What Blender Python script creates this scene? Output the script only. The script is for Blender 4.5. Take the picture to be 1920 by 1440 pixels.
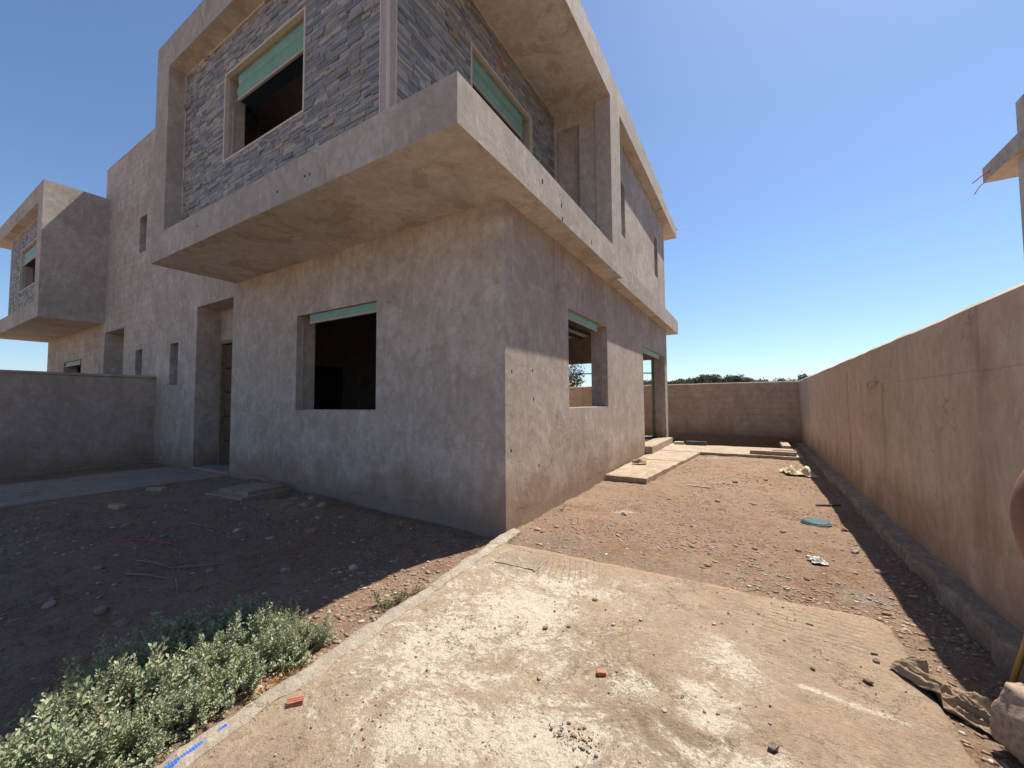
import bpy, bmesh, math, random
import numpy as np
from mathutils import Vector, Matrix

for o in list(bpy.data.objects): bpy.data.objects.remove(o)
scene = bpy.context.scene
COL = scene.collection
rng = np.random.default_rng(7)
random.seed(7)

# ------------------------------------------------------------------ camera
CAM = Vector((2.626, -4.225, 1.55))
yaw, pitch, roll = math.radians(30.894), math.radians(2.661), math.radians(-0.364)
fwd = Vector((-math.sin(yaw)*math.cos(pitch), math.cos(yaw)*math.cos(pitch), math.sin(pitch)))
rt = Vector((math.cos(yaw), math.sin(yaw), 0)); up = rt.cross(fwd)
rt2 = rt*math.cos(roll) + up*math.sin(roll); up2 = up*math.cos(roll) - rt*math.sin(roll)
cd = bpy.data.cameras.new('camera'); cam = bpy.data.objects.new('camera', cd); COL.objects.link(cam)
M = Matrix((rt2, up2, -fwd)).transposed().to_4x4(); M.translation = CAM
cam.matrix_world = M
cd.sensor_fit = 'HORIZONTAL'; cd.sensor_width = 36; cd.lens = 752.84/1920*36
cd.clip_start = 0.05; cd.clip_end = 3000
scene.camera = cam
scene.render.resolution_x, scene.render.resolution_y = 1024, 768
scene.cycles.diffuse_bounces = 6; scene.cycles.max_bounces = 10

# ------------------------------------------------------------------ sky, sun, exposure
SUN = Vector((0.195, 0.54, 1.0)).normalized()
elev = math.asin(SUN.z); az = math.atan2(SUN.x, SUN.y)
w = bpy.data.worlds.new('World'); scene.world = w; w.use_nodes = True
nt = w.node_tree; nt.nodes.clear()
sky = nt.nodes.new('ShaderNodeTexSky'); sky.sky_type = 'NISHITA'; sky.sun_disc = False
sky.sun_elevation = elev; sky.sun_rotation = az
sky.air_density = 1.05; sky.dust_density = 0.6; sky.ozone_density = 6.0; sky.altitude = 450
bg = nt.nodes.new('ShaderNodeBackground'); bg.inputs[1].default_value = 0.077
wo = nt.nodes.new('ShaderNodeOutputWorld')
nt.links.new(sky.outputs[0], bg.inputs[0]); nt.links.new(bg.outputs[0], wo.inputs[0])
sd = bpy.data.lights.new('sun', 'SUN'); sd.energy = 4.0; sd.angle = math.radians(0.53); sd.color = (1.0, 0.935, 0.83)
so = bpy.data.objects.new('sun', sd); COL.objects.link(so)
so.rotation_euler = SUN.to_track_quat('Z', 'Y').to_euler(); so.location = (6, 12, 20)
vs = scene.view_settings
vs.view_transform = 'Standard'; vs.look = 'None'; vs.gamma = 1.0; vs.exposure = 1.02; vs.use_curve_mapping = False

# ------------------------------------------------------------------ material helpers
class NT:
    def __init__(s, name):
        s.m = bpy.data.materials.new(name); s.m.use_nodes = True
        s.t = s.m.node_tree; s.b = s.t.nodes['Principled BSDF']
        s.b.inputs['Roughness'].default_value = 0.9
        s.b.inputs['Specular IOR Level'].default_value = 0.25
        g = s.t.nodes.new('ShaderNodeNewGeometry'); s.geo = g; s.pos = g.outputs['Position']
    def link(s, a, b): s.t.links.new(a, b)
    def n(s, t, **k):
        nd = s.t.nodes.new(t)
        for a, v in k.items(): setattr(nd, a, v)
        return nd
    def setin(s, sock, v):
        if hasattr(v, 'is_linked') or isinstance(v, bpy.types.NodeSocket): s.link(v, sock)
        else: sock.default_value = v
    def map(s, scale=(1, 1, 1), loc=(0, 0, 0), rot=(0, 0, 0), src=None):
        nd = s.n('ShaderNodeMapping'); s.link(src or s.pos, nd.inputs[0])
        nd.inputs['Scale'].default_value = scale; nd.inputs['Location'].default_value = loc; nd.inputs['Rotation'].default_value = rot
        return nd.outputs[0]
    def noise(s, scale, detail=6, rough=0.6, vec=None, dist=0.0, col=False):
        nd = s.n('ShaderNodeTexNoise'); s.link(vec or s.pos, nd.inputs['Vector'])
        nd.inputs['Scale'].default_value = scale; nd.inputs['Detail'].default_value = detail
        nd.inputs['Roughness'].default_value = rough; nd.inputs['Distortion'].default_value = dist
        return nd.outputs['Color' if col else 'Fac']
    def vor(s, scale, vec=None, feature='F1', out='Distance'):
        nd = s.n('ShaderNodeTexVoronoi', feature=feature); s.link(vec or s.pos, nd.inputs['Vector'])
        nd.inputs['Scale'].default_value = scale
        return nd.outputs[out]
    def ramp(s, v, lo, hi, a=0.0, b=1.0):
        nd = s.n('ShaderNodeMapRange'); nd.clamp = True
        s.setin(nd.inputs[0], v)
        for i, x in enumerate((lo, hi, a, b)): s.setin(nd.inputs[i+1], x)
        return nd.outputs[0]
    def math(s, op, a, b=0.0, c=None):
        nd = s.n('ShaderNodeMath', operation=op); s.setin(nd.inputs[0], a); s.setin(nd.inputs[1], b)
        if c is not None: s.setin(nd.inputs[2], c)
        return nd.outputs[0]
    def mix(s, f, a, b, mode='MIX'):
        nd = s.n('ShaderNodeMix', data_type='RGBA', blend_type=mode)
        s.setin(nd.inputs[0], f)
        for sock, v in ((nd.inputs[6], a), (nd.inputs[7], b)):
            if isinstance(v, tuple): sock.default_value = (*v, 1) if len(v) == 3 else v
            else: s.link(v, sock)
        return nd.outputs[2]
    def cramp(s, v, stops):
        nd = s.n('ShaderNodeValToRGB'); s.link(v, nd.inputs[0]); e = nd.color_ramp.elements
        while len(e) < len(stops): e.new(0.5)
        for x, (p, c) in zip(e, stops): x.position = p; x.color = (*c, 1)
        return nd.outputs[0]
    def sep(s, v=None):
        nd = s.n('ShaderNodeSeparateXYZ'); s.link(v or s.pos, nd.inputs[0]); return nd.outputs
    def ellipse(s, cx, cy, rx, ry, rot=0.0, plane='XY'):
        # 1 at the centre, 0 at the rim
        v = s.map(loc=(-cx, -cy, 0)) if plane == 'XY' else s.map(loc=(0, -cx, -cy))
        c, q = math.cos(rot), math.sin(rot)
        x, y, z = s.sep(v)
        if plane == 'YZ': x, y = y, z
        a = s.math('ADD', s.math('MULTIPLY', x, c/rx), s.math('MULTIPLY', y, q/rx))
        b = s.math('ADD', s.math('MULTIPLY', x, -q/ry), s.math('MULTIPLY', y, c/ry))
        d = s.math('SQRT', s.math('ADD', s.math('MULTIPLY', a, a), s.math('MULTIPLY', b, b)))
        return s.math('SUBTRACT', 1.0, d)
    def bump(s, h, strength=0.3, dist=0.01, prev=None):
        nd = s.n('ShaderNodeBump'); nd.inputs['Strength'].default_value = strength; nd.inputs['Distance'].default_value = dist
        s.setin(nd.inputs['Height'], h)
        if prev is not None: s.link(prev, nd.inputs['Normal'])
        return nd.outputs[0]
    def done(s, col, nrm=None, rough=None):
        if isinstance(col, tuple): s.b.inputs['Base Color'].default_value = (*col, 1)
        else: s.link(col, s.b.inputs['Base Color'])
        if nrm is not None: s.link(nrm, s.b.inputs['Normal'])
        if rough is not None: s.setin(s.b.inputs['Roughness'], rough)
        return s.m

def plaster(name, A, B, pale, palecut=(0.50, 0.66), streak=0.35, sscale=3.2, courses=0.0, basedirt=True, drips=None, line=None, spots=False, seed=0.0, coarse=1.0):
    s = NT(name)
    p = s.map(loc=(seed, seed*1.7, seed*.6))
    big = s.noise(0.55, 7, 0.62, p, 0.6)
    c = s.mix(s.ramp(big, 0.36, 0.66), A, B)
    mid = s.noise(1.9, 6, 0.6, p, 0.9)
    c = s.mix(s.math('MULTIPLY', s.ramp(mid, *palecut), 0.85), c, pale)
    dk = s.noise(1.1, 6, 0.62, s.map(loc=(seed+11, seed+5, seed)), 1.1)
    c = s.mix(s.math('MULTIPLY', s.ramp(dk, 0.5, 0.68), 0.6), c, tuple(x*0.68 for x in A))
    st = s.noise(1.0, 5, 0.6, s.map((sscale, sscale, 0.13*sscale), (seed, 0, 0)))
    c = s.mix(s.math('MULTIPLY', s.ramp(st, 0.42, 0.72), streak), c, pale)
    st2 = s.noise(1.0, 4, 0.6, s.map((5.0, 5.0, 0.3), (seed+3, 2, 0)))
    c = s.mix(s.math('MULTIPLY', s.ramp(st2, 0.55, 0.75), streak*0.8), c, tuple(x*0.62 for x in A))
    wp = s.n('ShaderNodeVectorMath', operation='ADD'); s.link(p, wp.inputs[0])
    wn = s.n('ShaderNodeVectorMath', operation='SCALE'); s.link(s.noise(1.6, 4, 0.6, p, 0.0, True), wn.inputs[0]); wn.inputs['Scale'].default_value = 1.1; s.link(wn.outputs[0], wp.inputs[1])
    cell = s.n('ShaderNodeTexVoronoi', feature='SMOOTH_F1'); s.link(wp.outputs[0], cell.inputs['Vector']); cell.inputs['Scale'].default_value = 0.9; cell.inputs['Smoothness'].default_value = 0.12
    cv = s.sep(cell.outputs['Color'])[0]
    c = s.mix(s.ramp(cv, 0.15, 0.85, 0.0, 0.34), c, tuple(x*0.6 for x in A))
    cl = s.noise(6.0, 5, 0.65, p, 1.2)
    c = s.mix(s.math('MULTIPLY', s.ramp(cl, 0.4, 0.66), 0.42), c, tuple(x*0.62 for x in A))
    tr = s.noise(2.2, 7, 0.72, s.map((1.6, 1.6, 0.8), (seed*2, seed, 4), (0.5, 0.35, 0.4)), 2.2)
    c = s.mix(s.ramp(tr, 0.52, 0.66, 0.0, 0.5), c, pale)
    c = s.mix(s.ramp(tr, 0.46, 0.34, 0.0, 0.38), c, tuple(x*0.6 for x in A))
    crk = s.n('ShaderNodeTexVoronoi', feature='DISTANCE_TO_EDGE'); s.link(wp.outputs[0], crk.inputs['Vector']); crk.inputs['Scale'].default_value = 0.45
    c = s.mix(s.math('MULTIPLY', s.ramp(crk.outputs['Distance'], 0.004, 0.0015), s.ramp(s.noise(0.8, 3), 0.5, 0.6, 0.0, 0.5)), c, tuple(x*0.35 for x in A))
    gr = s.noise(140, 2, 0.5)
    c = s.mix(s.ramp(gr, 0.3, 0.7, 0.0, 0.16), c, tuple(x*0.45 for x in A))
    if basedirt:
        z = s.sep()[2]
        e = s.math('ADD', z, s.math('MULTIPLY', s.noise(1.6, 5, 0.65), -1.5))
        c = s.mix(s.ramp(e, 0.0, -0.55, 0.0, 0.6), c, (0.24, 0.135, 0.075))
        e2 = s.math('ADD', z, s.math('MULTIPLY', s.noise(2.4, 5, 0.7), -0.30))
        c = s.mix(s.ramp(e2, 0.0, -0.05, 0.0, 0.45), c, (0.27, 0.205, 0.15))
        c = s.mix(s.math('MULTIPLY', s.ramp(s.math('ABSOLUTE', s.math('SUBTRACT', e2, 0.0)), 0.03, 0.0), s.ramp(s.noise(1.7, 4), 0.45, 0.65, 0.0, 0.55)), c, (0.10, 0.08, 0.066))
    if drips:
        ys = s.sep()[1]; zz = s.sep()[2]
        wob = s.math('MULTIPLY', s.math('SUBTRACT', s.noise(0.9, 4, 0.6, s.map((0.0, 0.6, 2.2))), 0.5), 0.42)
        tot = None
        for (y0, wd, ztop, zbot, amt) in drips:
            d = s.math('ABSOLUTE', s.math('SUBTRACT', s.math('ADD', ys, wob), y0))
            k = s.math('MULTIPLY', s.ramp(d, wd, wd*0.1), s.ramp(zz, ztop+0.06, ztop-0.06))
            k = s.math('MULTIPLY', s.math('MULTIPLY', k, s.ramp(zz, zbot-0.1, zbot+0.25)), amt)
            tot = k if tot is None else s.math('MAXIMUM', tot, k)
        brk = s.ramp(s.noise(1.0, 4, 0.6, s.map((0, 9, 1.2))), 0.25, 0.6)
        c = s.mix(s.math('MULTIPLY', tot, brk), c, (0.24, 0.155, 0.098))
    if line:
        ys = s.sep()[1]; zz = s.sep()[2]
        d = s.math('ABSOLUTE', s.math('SUBTRACT', s.math('ADD', zz, s.math('MULTIPLY', s.noise(2.0, 3, 0.6, s.map((0, 1, 0))), 0.03)), line))
        c = s.mix(s.math('MULTIPLY', s.math('MULTIPLY', s.ramp(d, 0.009, 0.003), s.ramp(ys, 3.4, 1.0)), 0.2), c, (0.08, 0.05, 0.04))
    if spots:
        # tide marks of old damp, ring shaped, on the underside
        v = s.noise(1.15, 5, 0.6, s.map(loc=(2.4, 5.1, 0)), 1.6)
        ring = s.ramp(s.math('ABSOLUTE', s.math('SUBTRACT', v, 0.56)), 0.022, 0.004)
        c = s.mix(s.ramp(v, 0.54, 0.6, 0.0, 0.55), c, (0.36, 0.28, 0.205))
        c = s.mix(s.math('MULTIPLY', ring, 0.55), c, (0.55, 0.46, 0.36))
        fine = s.noise(7.0, 5, 0.7, None, 2.0)
        c = s.mix(s.math('MULTIPLY', s.ramp(s.math('ABSOLUTE', s.math('SUBTRACT', fine, 0.5)), 0.03, 0.0), s.ramp(v, 0.5, 0.56, 0.0, 0.4)), c, (0.52, 0.43, 0.33))
    h1 = s.noise(3.0, 5, 0.6, None, 0.8); h2 = s.noise(22, 4, 0.6, None, 0.5); h3 = s.noise(190, 2, 0.5)
    n = s.bump(h1, 0.35*coarse, 0.03); n = s.bump(h2, 0.3*coarse, 0.006, n); n = s.bump(h3, 0.35*coarse, 0.0016, n)
    if courses:
        x, y, z = s.sep()
        zw = s.math('ADD', z, s.math('MULTIPLY', s.noise(1.2, 3), 0.05))
        saw = s.math('FRACT', s.math('MULTIPLY', zw, 1/0.215))
        gap = s.ramp(s.math('ABSOLUTE', s.math('SUBTRACT', saw, 0.5)), 0.5, 0.3)
        vary = s.ramp(s.noise(1.4, 4), 0.35, 0.65, 0.2, 1.0)
        gm = s.math('MULTIPLY', gap, vary)
        n = s.bump(gm, 0.35*courses, 0.02, n)
        c = s.mix(s.math('MULTIPLY', s.math('MULTIPLY', s.math('SUBTRACT', 1.0, gap), vary), 0.55*courses), c, tuple(x*0.72 for x in A))
    return s.done(c, n, 0.92)

MAT = {}
MAT['house'] = plaster('house_cement_render', (0.46, 0.38, 0.31), (0.53, 0.445, 0.37), (0.62, 0.55, 0.485), seed=1.3)
MAT['house_courses'] = plaster('party_front_render', (0.46, 0.38, 0.31), (0.53, 0.445, 0.37), (0.62, 0.55, 0.485), courses=0.9, seed=1.3)
MAT['frame'] = plaster('frame_render', (0.45, 0.38, 0.315), (0.49, 0.42, 0.355), (0.58, 0.52, 0.455), streak=0.28, basedirt=False, seed=4.2)
MAT['soffit'] = plaster('soffit_render_bounce_lit', (0.60, 0.545, 0.485), (0.66, 0.60, 0.54), (0.69, 0.64, 0.59), streak=0.0, basedirt=False, spots=True, seed=7.7)  # underside plaster coloured lighter than the frame, painting in light bounced off the ground
MAT['wall_right'] = plaster('boundary_render_warm', (0.64, 0.48, 0.355), (0.69, 0.53, 0.40), (0.68, 0.565, 0.465), streak=0.4, sscale=1.5, seed=2.9,
    drips=[(2.5, 0.10, 1.75, 0.2, 0.6), (4.62, 0.10, 2.05, 0.1, 0.65), (5.9, 0.08, 1.9, 0.3, 0.55), (6.85, 0.08, 1.85, 0.3, 0.5), (0.0, 0.24, 2.3, 0.0, 0.5), (1.5, 0.16, 2.2, 0.9, 0.25), (-0.55, 0.16, 1.2, 0.0, 0.3), (8.6, 0.08, 2.0, 0.2, 0.4), (9.9, 0.09, 1.9, 0.1, 0.35), (3.9, 0.06, 1.0, 0.1, 0.45), (0.75, 0.12, 1.3, 0.2, 0.25)], line=1.775)
MAT['wall_back'] = plaster('boundary_render_courses', (0.50, 0.375, 0.28), (0.55, 0.425, 0.33), (0.58, 0.47, 0.38), courses=1.0, seed=5.5)
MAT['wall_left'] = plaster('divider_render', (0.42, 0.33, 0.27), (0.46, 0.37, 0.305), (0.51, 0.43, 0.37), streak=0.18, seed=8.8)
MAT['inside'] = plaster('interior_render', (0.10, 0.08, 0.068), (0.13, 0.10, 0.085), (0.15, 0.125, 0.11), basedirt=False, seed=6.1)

def concrete(name, A, B, lime, amt=0.5, cut=(0.52, 0.62), patches=(), grooves=None, stains=()):
    s = NT(name)
    big = s.noise(0.9, 7, 0.65, None, 0.7)
    c = s.mix(s.ramp(big, 0.35, 0.65), A, B)
    m2 = s.noise(3.7, 8, 0.72, s.map(loc=(3, 1, 0)), 1.0)
    c = s.mix(s.ramp(m2, 0.43, 0.70, 0.0, 0.6), c, tuple(x*0.66 for x in A))
    for (cx, cy, rx, ry, ro, col, k) in stains:
        e = s.math('ADD', s.ellipse(cx, cy, rx, ry, ro), s.math('MULTIPLY', s.math('SUBTRACT', s.noise(3.2, 8, 0.72, None, 0.8), 0.5), 2.8))
        c = s.mix(s.ramp(e, 0.1, 0.8, 0.0, k), c, col)
    lm = s.noise(2.6, 10, 0.76, s.map(loc=(9, 4, 0)), 1.4)
    sharp = s.noise(15, 7, 0.78, s.map((1.0, 1.5, 1)), 1.5)
    if patches:
        tot = None
        for (cx, cy, rx, ry, ro) in patches:
            e = s.ellipse(cx, cy, rx, ry, ro); tot = e if tot is None else s.math('MAXIMUM', tot, e)
        fld = s.math('ADD', s.math('MULTIPLY', s.ramp(tot, -1.3, 1.0), 0.26), s.math('MULTIPLY', lm, 0.66))
        fld = s.math('ADD', fld, s.math('MULTIPLY', s.math('SUBTRACT', sharp, 0.5), 0.62))
        k = s.ramp(fld, 0.492, 0.54)
        k2 = s.ramp(fld, 0.38, 0.53, 0.0, 0.6)
        c = s.mix(k2, c, tuple(0.5*(x+y) for x, y in zip(A, lime)))
        c = s.mix(s.math('MULTIPLY', k, amt), c, lime)
    else:
        k = s.ramp(s.math('ADD', lm, s.math('MULTIPLY', s.math('SUBTRACT', sharp, 0.5), 0.4)), *cut); c = s.mix(s.math('MULTIPLY', k, amt), c, lime)
    mid = s.noise(30, 6, 0.72, s.map((1.0, 1.7, 1.0), rot=(0, 0, 0.5)), 0.8)
    c = s.mix(s.ramp(mid, 0.5, 0.66, 0.0, 0.6), c, tuple(x*0.52 for x in A))
    c = s.mix(s.ramp(mid, 0.45, 0.33, 0.0, 0.35), c, tuple(min(1, x*1.35) for x in B))
    cw = s.n('ShaderNodeVectorMath', operation='ADD'); s.link(s.pos, cw.inputs[0]); cs = s.n('ShaderNodeVectorMath', operation='SCALE'); s.link(s.noise(2.5, 6, 0.7, None, 0.0, True), cs.inputs[0]); cs.inputs['Scale'].default_value = 0.55; s.link(cs.outputs[0], cw.inputs[1])
    ck = s.n('ShaderNodeTexVoronoi', feature='DISTANCE_TO_EDGE'); s.link(cw.outputs[0], ck.inputs['Vector']); ck.inputs['Scale'].default_value = 0.75
    crack = s.math('MULTIPLY', s.ramp(ck.outputs['Distance'], 0.006, 0.002), s.ramp(s.noise(1.3, 3), 0.45, 0.55))
    c = s.mix(s.math('MULTIPLY', crack, 0.7), c, tuple(x*0.3 for x in A))
    pit = s.ramp(s.vor(30, s.map(loc=(0.3, 0.1, 0))), 0.20, 0.07)
    pit = s.math('MULTIPLY', pit, s.ramp(s.noise(3.1, 4), 0.42, 0.58))
    c = s.mix(s.math('MULTIPLY', pit, 0.8), c, tuple(x*0.3 for x in A))
    gr = s.noise(150, 4, 0.7)
    c = s.mix(s.ramp(gr, 0.42, 0.66, 0.0, 0.5), c, tuple(x*0.5 for x in A))
    n = s.bump(s.noise(2.6, 6, 0.6, None, 1.0), 0.6, 0.04)
    n = s.bump(s.noise(14, 8, 0.74, None, 0.8), 0.8, 0.028, n)
    n = s.bump(mid, 0.5, 0.012, n)
    n = s.bump(k, 0.4, 0.008, n)
    n = s.bump(s.math('SUBTRACT', s.noise(110, 4, 0.7), pit), 0.8, 0.007, n)
    if grooves:
        for (cx, cy, rx, ry, ro, ang, per) in grooves:
            e = s.ramp(s.math('ADD', s.ellipse(cx, cy, rx, ry, ro), s.math('MULTIPLY', s.noise(6, 6, 0.7), 1.3)), 0.55, 1.05)
            x, y, z = s.sep()
            u = s.math('ADD', s.math('MULTIPLY', x, math.cos(ang)/per), s.math('MULTIPLY', y, math.sin(ang)/per))
            u = s.math('ADD', u, s.math('MULTIPLY', s.noise(4, 5, 0.7), 1.6))
            f = s.math('ABSOLUTE', s.math('SUBTRACT', s.math('FRACT', u), 0.5))
            brk = s.ramp(s.noise(16, 4, 0.7), 0.38, 0.6)
            gmask = s.math('MULTIPLY', s.math('MULTIPLY', s.ramp(f, 0.2, 0.04), e), brk)
            n = s.bump(s.math('SUBTRACT', 1.0, gmask), 0.6, 0.012, n)
            c = s.mix(s.math('MULTIPLY', gmask, 0.4), c, tuple(x*0.55 for x in A))
    return s.done(c, n, 0.93)

MAT['drive'] = concrete('driveway_concrete', (0.36, 0.262, 0.178), (0.42, 0.315, 0.22), (0.66, 0.58, 0.46), 0.85,
    patches=[(1.2, -1.0, 0.55, 0.28, 0.2), (1.0, -1.55, 0.8, 0.55, -0.4), (0.9, -2.2, 0.5, 0.55, 0), (2.42, -1.42, 0.2, 0.24, 0.5), (2.36, -1.78, 0.16, 0.12, 0.3), (2.42, -2.0, 0.12, 0.1, 0), (2.94, -1.5, 0.42, 0.025, -0.12), (2.0, -1.95, 0.15, 0.12, 0.2), (1.75, -2.5, 0.4, 0.3, 0.3), (2.55, -2.25, 0.3, 0.14, 0.4), (1.3, -2.75, 0.4, 0.3, 0)],
    grooves=[(1.1, -0.72, 0.36, 0.34, 0, 0.35, 0.055), (2.9, -0.75, 0.55, 0.3, 0, 1.45, 0.06)],
    stains=[(1.75, -1.75, 0.75, 0.45, 0.2, (0.235, 0.165, 0.10), 0.85), (2.15, -2.2, 0.5, 0.25, 0, (0.19, 0.135, 0.09), 0.75), (0.62, -0.85, 0.45, 0.4, 0, (0.22, 0.18, 0.135), 0.8), (0.62, -2.2, 0.16, 1.2, 0.12, (0.24, 0.19, 0.14), 0.6), (1.65, -0.85, 0.22, 0.12, 0, (0.24, 0.19, 0.15), 0.6)])
MAT['kerb'] = concrete('kerb_mortar', (0.40, 0.33, 0.255), (0.47, 0.395, 0.31), (0.60, 0.53, 0.43), 0.6, (0.5, 0.62))
MAT['slab'] = concrete('terrace_concrete', (0.42, 0.32, 0.225), (0.48, 0.37, 0.27), (0.66, 0.57, 0.45), 0.7, (0.48, 0.6))
MAT['path'] = concrete('entry_path_concrete', (0.40, 0.305, 0.225), (0.46, 0.36, 0.28), (0.55, 0.46, 0.38), 0.5, (0.52, 0.66))
MAT['footing'] = concrete('footing_mortar', (0.36, 0.265, 0.19), (0.44, 0.33, 0.245), (0.62, 0.54, 0.45), 0.7, (0.5, 0.6))
MAT['pool'] = concrete('pool_render', (0.23, 0.165, 0.11), (0.28, 0.2, 0.14), (0.36, 0.29, 0.22), 0.4, (0.55, 0.66))

def soil():
    s = NT('bare_soil')
    big = s.noise(0.7, 7, 0.65, None, 0.9)
    c = s.mix(s.ramp(big, 0.36, 0.64), (0.37, 0.235, 0.15), (0.44, 0.31, 0.205))
    m = s.noise(2.2, 8, 0.72, s.map(loc=(5, 2, 0)), 1.0)
    c = s.mix(s.ramp(m, 0.48, 0.64, 0.0, 0.7), c, (0.35, 0.265, 0.19))
    m = s.noise(1.5, 7, 0.72, s.map(loc=(1, 8, 0)), 1.3)
    c = s.mix(s.ramp(m, 0.52, 0.62, 0.0, 0.8), c, (0.31, 0.155, 0.09))
    m3 = s.noise(9, 8, 0.75, None, 1.2)
    c = s.mix(s.ramp(m3, 0.44, 0.64, 0.0, 0.65), c, (0.17, 0.10, 0.066))
    # spilled lime and cement dust
    for (cx, cy, rx, ry, ro, col, k) in [(0.95, 1.75, 0.36, 0.18, 0.3, (0.62, 0.56, 0.48), 0.85), (1.7, 7.9, 0.5, 0.3, 0.0, (0.5, 0.44, 0.36), 0.85), (3.35, 0.15, 0.35, 0.25, 0.0, (0.40, 0.37, 0.33), 0.75), (0.7, 0.1, 0.9, 0.4, 0.0, (0.25, 0.20, 0.155), 0.7), (0.9, 2.6, 0.5, 0.35, 0.0, (0.28, 0.225, 0.18), 0.7), (2.0, 2.2, 0.9, 0.5, 0.2, (0.26, 0.205, 0.16), 0.5), (1.6, -0.1, 1.2, 0.22, 0.0, (0.24, 0.185, 0.14), 0.6)]:
        e = s.math('ADD', s.ellipse(cx, cy, rx, ry, ro), s.math('MULTIPLY', s.math('SUBTRACT', s.noise(7, 8, 0.78, None, 1.2), 0.5), 3.6))
        c = s.mix(s.ramp(e, 0.3, 1.0, 0.0, k), c, col)
    gr = s.noise(42, 7, 0.76, None, 0.6)
    c = s.mix(s.ramp(gr, 0.5, 0.62, 0.0, 0.6), c, (0.46, 0.34, 0.235))
    c = s.mix(s.ramp(gr, 0.46, 0.36, 0.0, 0.65), c, (0.12, 0.072, 0.05))
    g2 = s.noise(130, 4, 0.7)
    c = s.mix(s.ramp(g2, 0.5, 0.66, 0.0, 0.5), c, (0.13, 0.085, 0.06))
    vr = s.vor(38); c = s.mix(s.ramp(vr, 0.26, 0.1, 0.0, 0.45), c, (0.44, 0.34, 0.25))
    n = s.bump(s.noise(5, 8, 0.74), 0.8, 0.07)
    n = s.bump(gr, 1.0, 0.035, n)
    n = s.bump(vr, -0.6, 0.012, n)
    n = s.bump(g2, 0.6, 0.008, n)
    return s.done(c, n, 0.95)
MAT['soil'] = soil()

def simple(name, col, rough=0.7, var=0.18, bump=0.2, scale=20, metal=0.0, spec=0.3):
    s = NT(name); c = s.mix(s.ramp(s.noise(scale, 5, 0.65), 0.3, 0.7), tuple(x*(1-var) for x in col), tuple(min(1, x*(1+var)) for x in col))
    s.b.inputs['Metallic'].default_value = metal; s.b.inputs['Specular IOR Level'].default_value = spec
    return s.done(c, s.bump(s.noise(scale*3, 4, 0.6), bump, 0.004), rough)
MAT['green'] = simple('shutter_box_green', (0.19, 0.335, 0.24), 0.5, 0.12, 0.06, 6)
MAT['lip'] = simple('shutter_lip', (0.42, 0.37, 0.32), 0.7)
MAT['dark'] = simple('shutter_end_cap', (0.015, 0.035, 0.045), 0.5)
MAT['trim'] = simple('cream_bead', (0.56, 0.49, 0.40), 0.6, 0.1, 0.1, 12)
MAT['trim_pink'] = simple('corner_mortar', (0.42, 0.34, 0.31), 0.8, 0.1, 0.15, 12)
MAT['wood'] = simple('door_wood', (0.11, 0.075, 0.045), 0.65, 0.3, 0.2, 9)
MAT['wood_light'] = simple('door_frame_wood', (0.22, 0.16, 0.095), 0.65, 0.25, 0.2, 9)
MAT['pole'] = simple('yellow_pole_wood', (0.50, 0.34, 0.11), 0.6, 0.15, 0.1, 14)
MAT['red'] = simple('red_cable_sleeve', (0.55, 0.05, 0.06), 0.45, 0.1, 0.05)
MAT['black'] = simple('black_cable', (0.02, 0.02, 0.022), 0.5, 0.1, 0.05)
MAT['wire'] = simple('grey_wire', (0.30, 0.27, 0.24), 0.5, 0.1, 0.05)
MAT['brick'] = simple('terracotta', (0.38, 0.15, 0.095), 0.9, 0.25, 0.5, 40)
MAT['blue'] = simple('blue_conduit', (0.04, 0.13, 0.52), 0.5, 0.2, 0.1, 30)
MAT['teal'] = simple('teal_plastic', (0.035, 0.085, 0.09), 0.6, 0.3, 0.1, 30)
MAT['sponge'] = simple('yellow_foam', (0.38, 0.31, 0.17), 0.95, 0.25, 0.6, 60)
MAT['paper'] = simple('pale_paper', (0.55, 0.47, 0.33), 0.85, 0.15, 0.3, 20)
MAT['plastic'] = simple('clear_plastic', (0.38, 0.36, 0.33), 0.3, 0.2, 0.4, 20, spec=0.6)
MAT['cloth'] = simple('burlap_cloth', (0.27, 0.20, 0.135), 0.95, 0.25, 0.4, 120)
MAT['skin'] = simple('skin', (0.25, 0.12, 0.085), 0.5, 0.12, 0.08, 30)
MAT['shirt'] = simple('dark_shirt', (0.06, 0.065, 0.09), 0.9, 0.2, 0.2, 60)
MAT['trouser'] = simple('trousers', (0.10, 0.10, 0.11), 0.9, 0.2, 0.2, 60)
MAT['hair'] = simple('hair', (0.012, 0.01, 0.009), 0.6, 0.3, 0.5, 80)
MAT['bark'] = simple('bark', (0.13, 0.10, 0.075), 0.9, 0.3, 0.6, 12)
MAT['stem'] = simple('plant_stem', (0.30, 0.22, 0.15), 0.85, 0.2, 0.2, 30)
MAT['straw'] = simple('dry_straw', (0.45, 0.25, 0.08), 0.9, 0.3, 0.2, 30)
MAT['block'] = simple('dark_block', (0.10, 0.105, 0.10), 0.9, 0.2, 0.4, 25)

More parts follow.
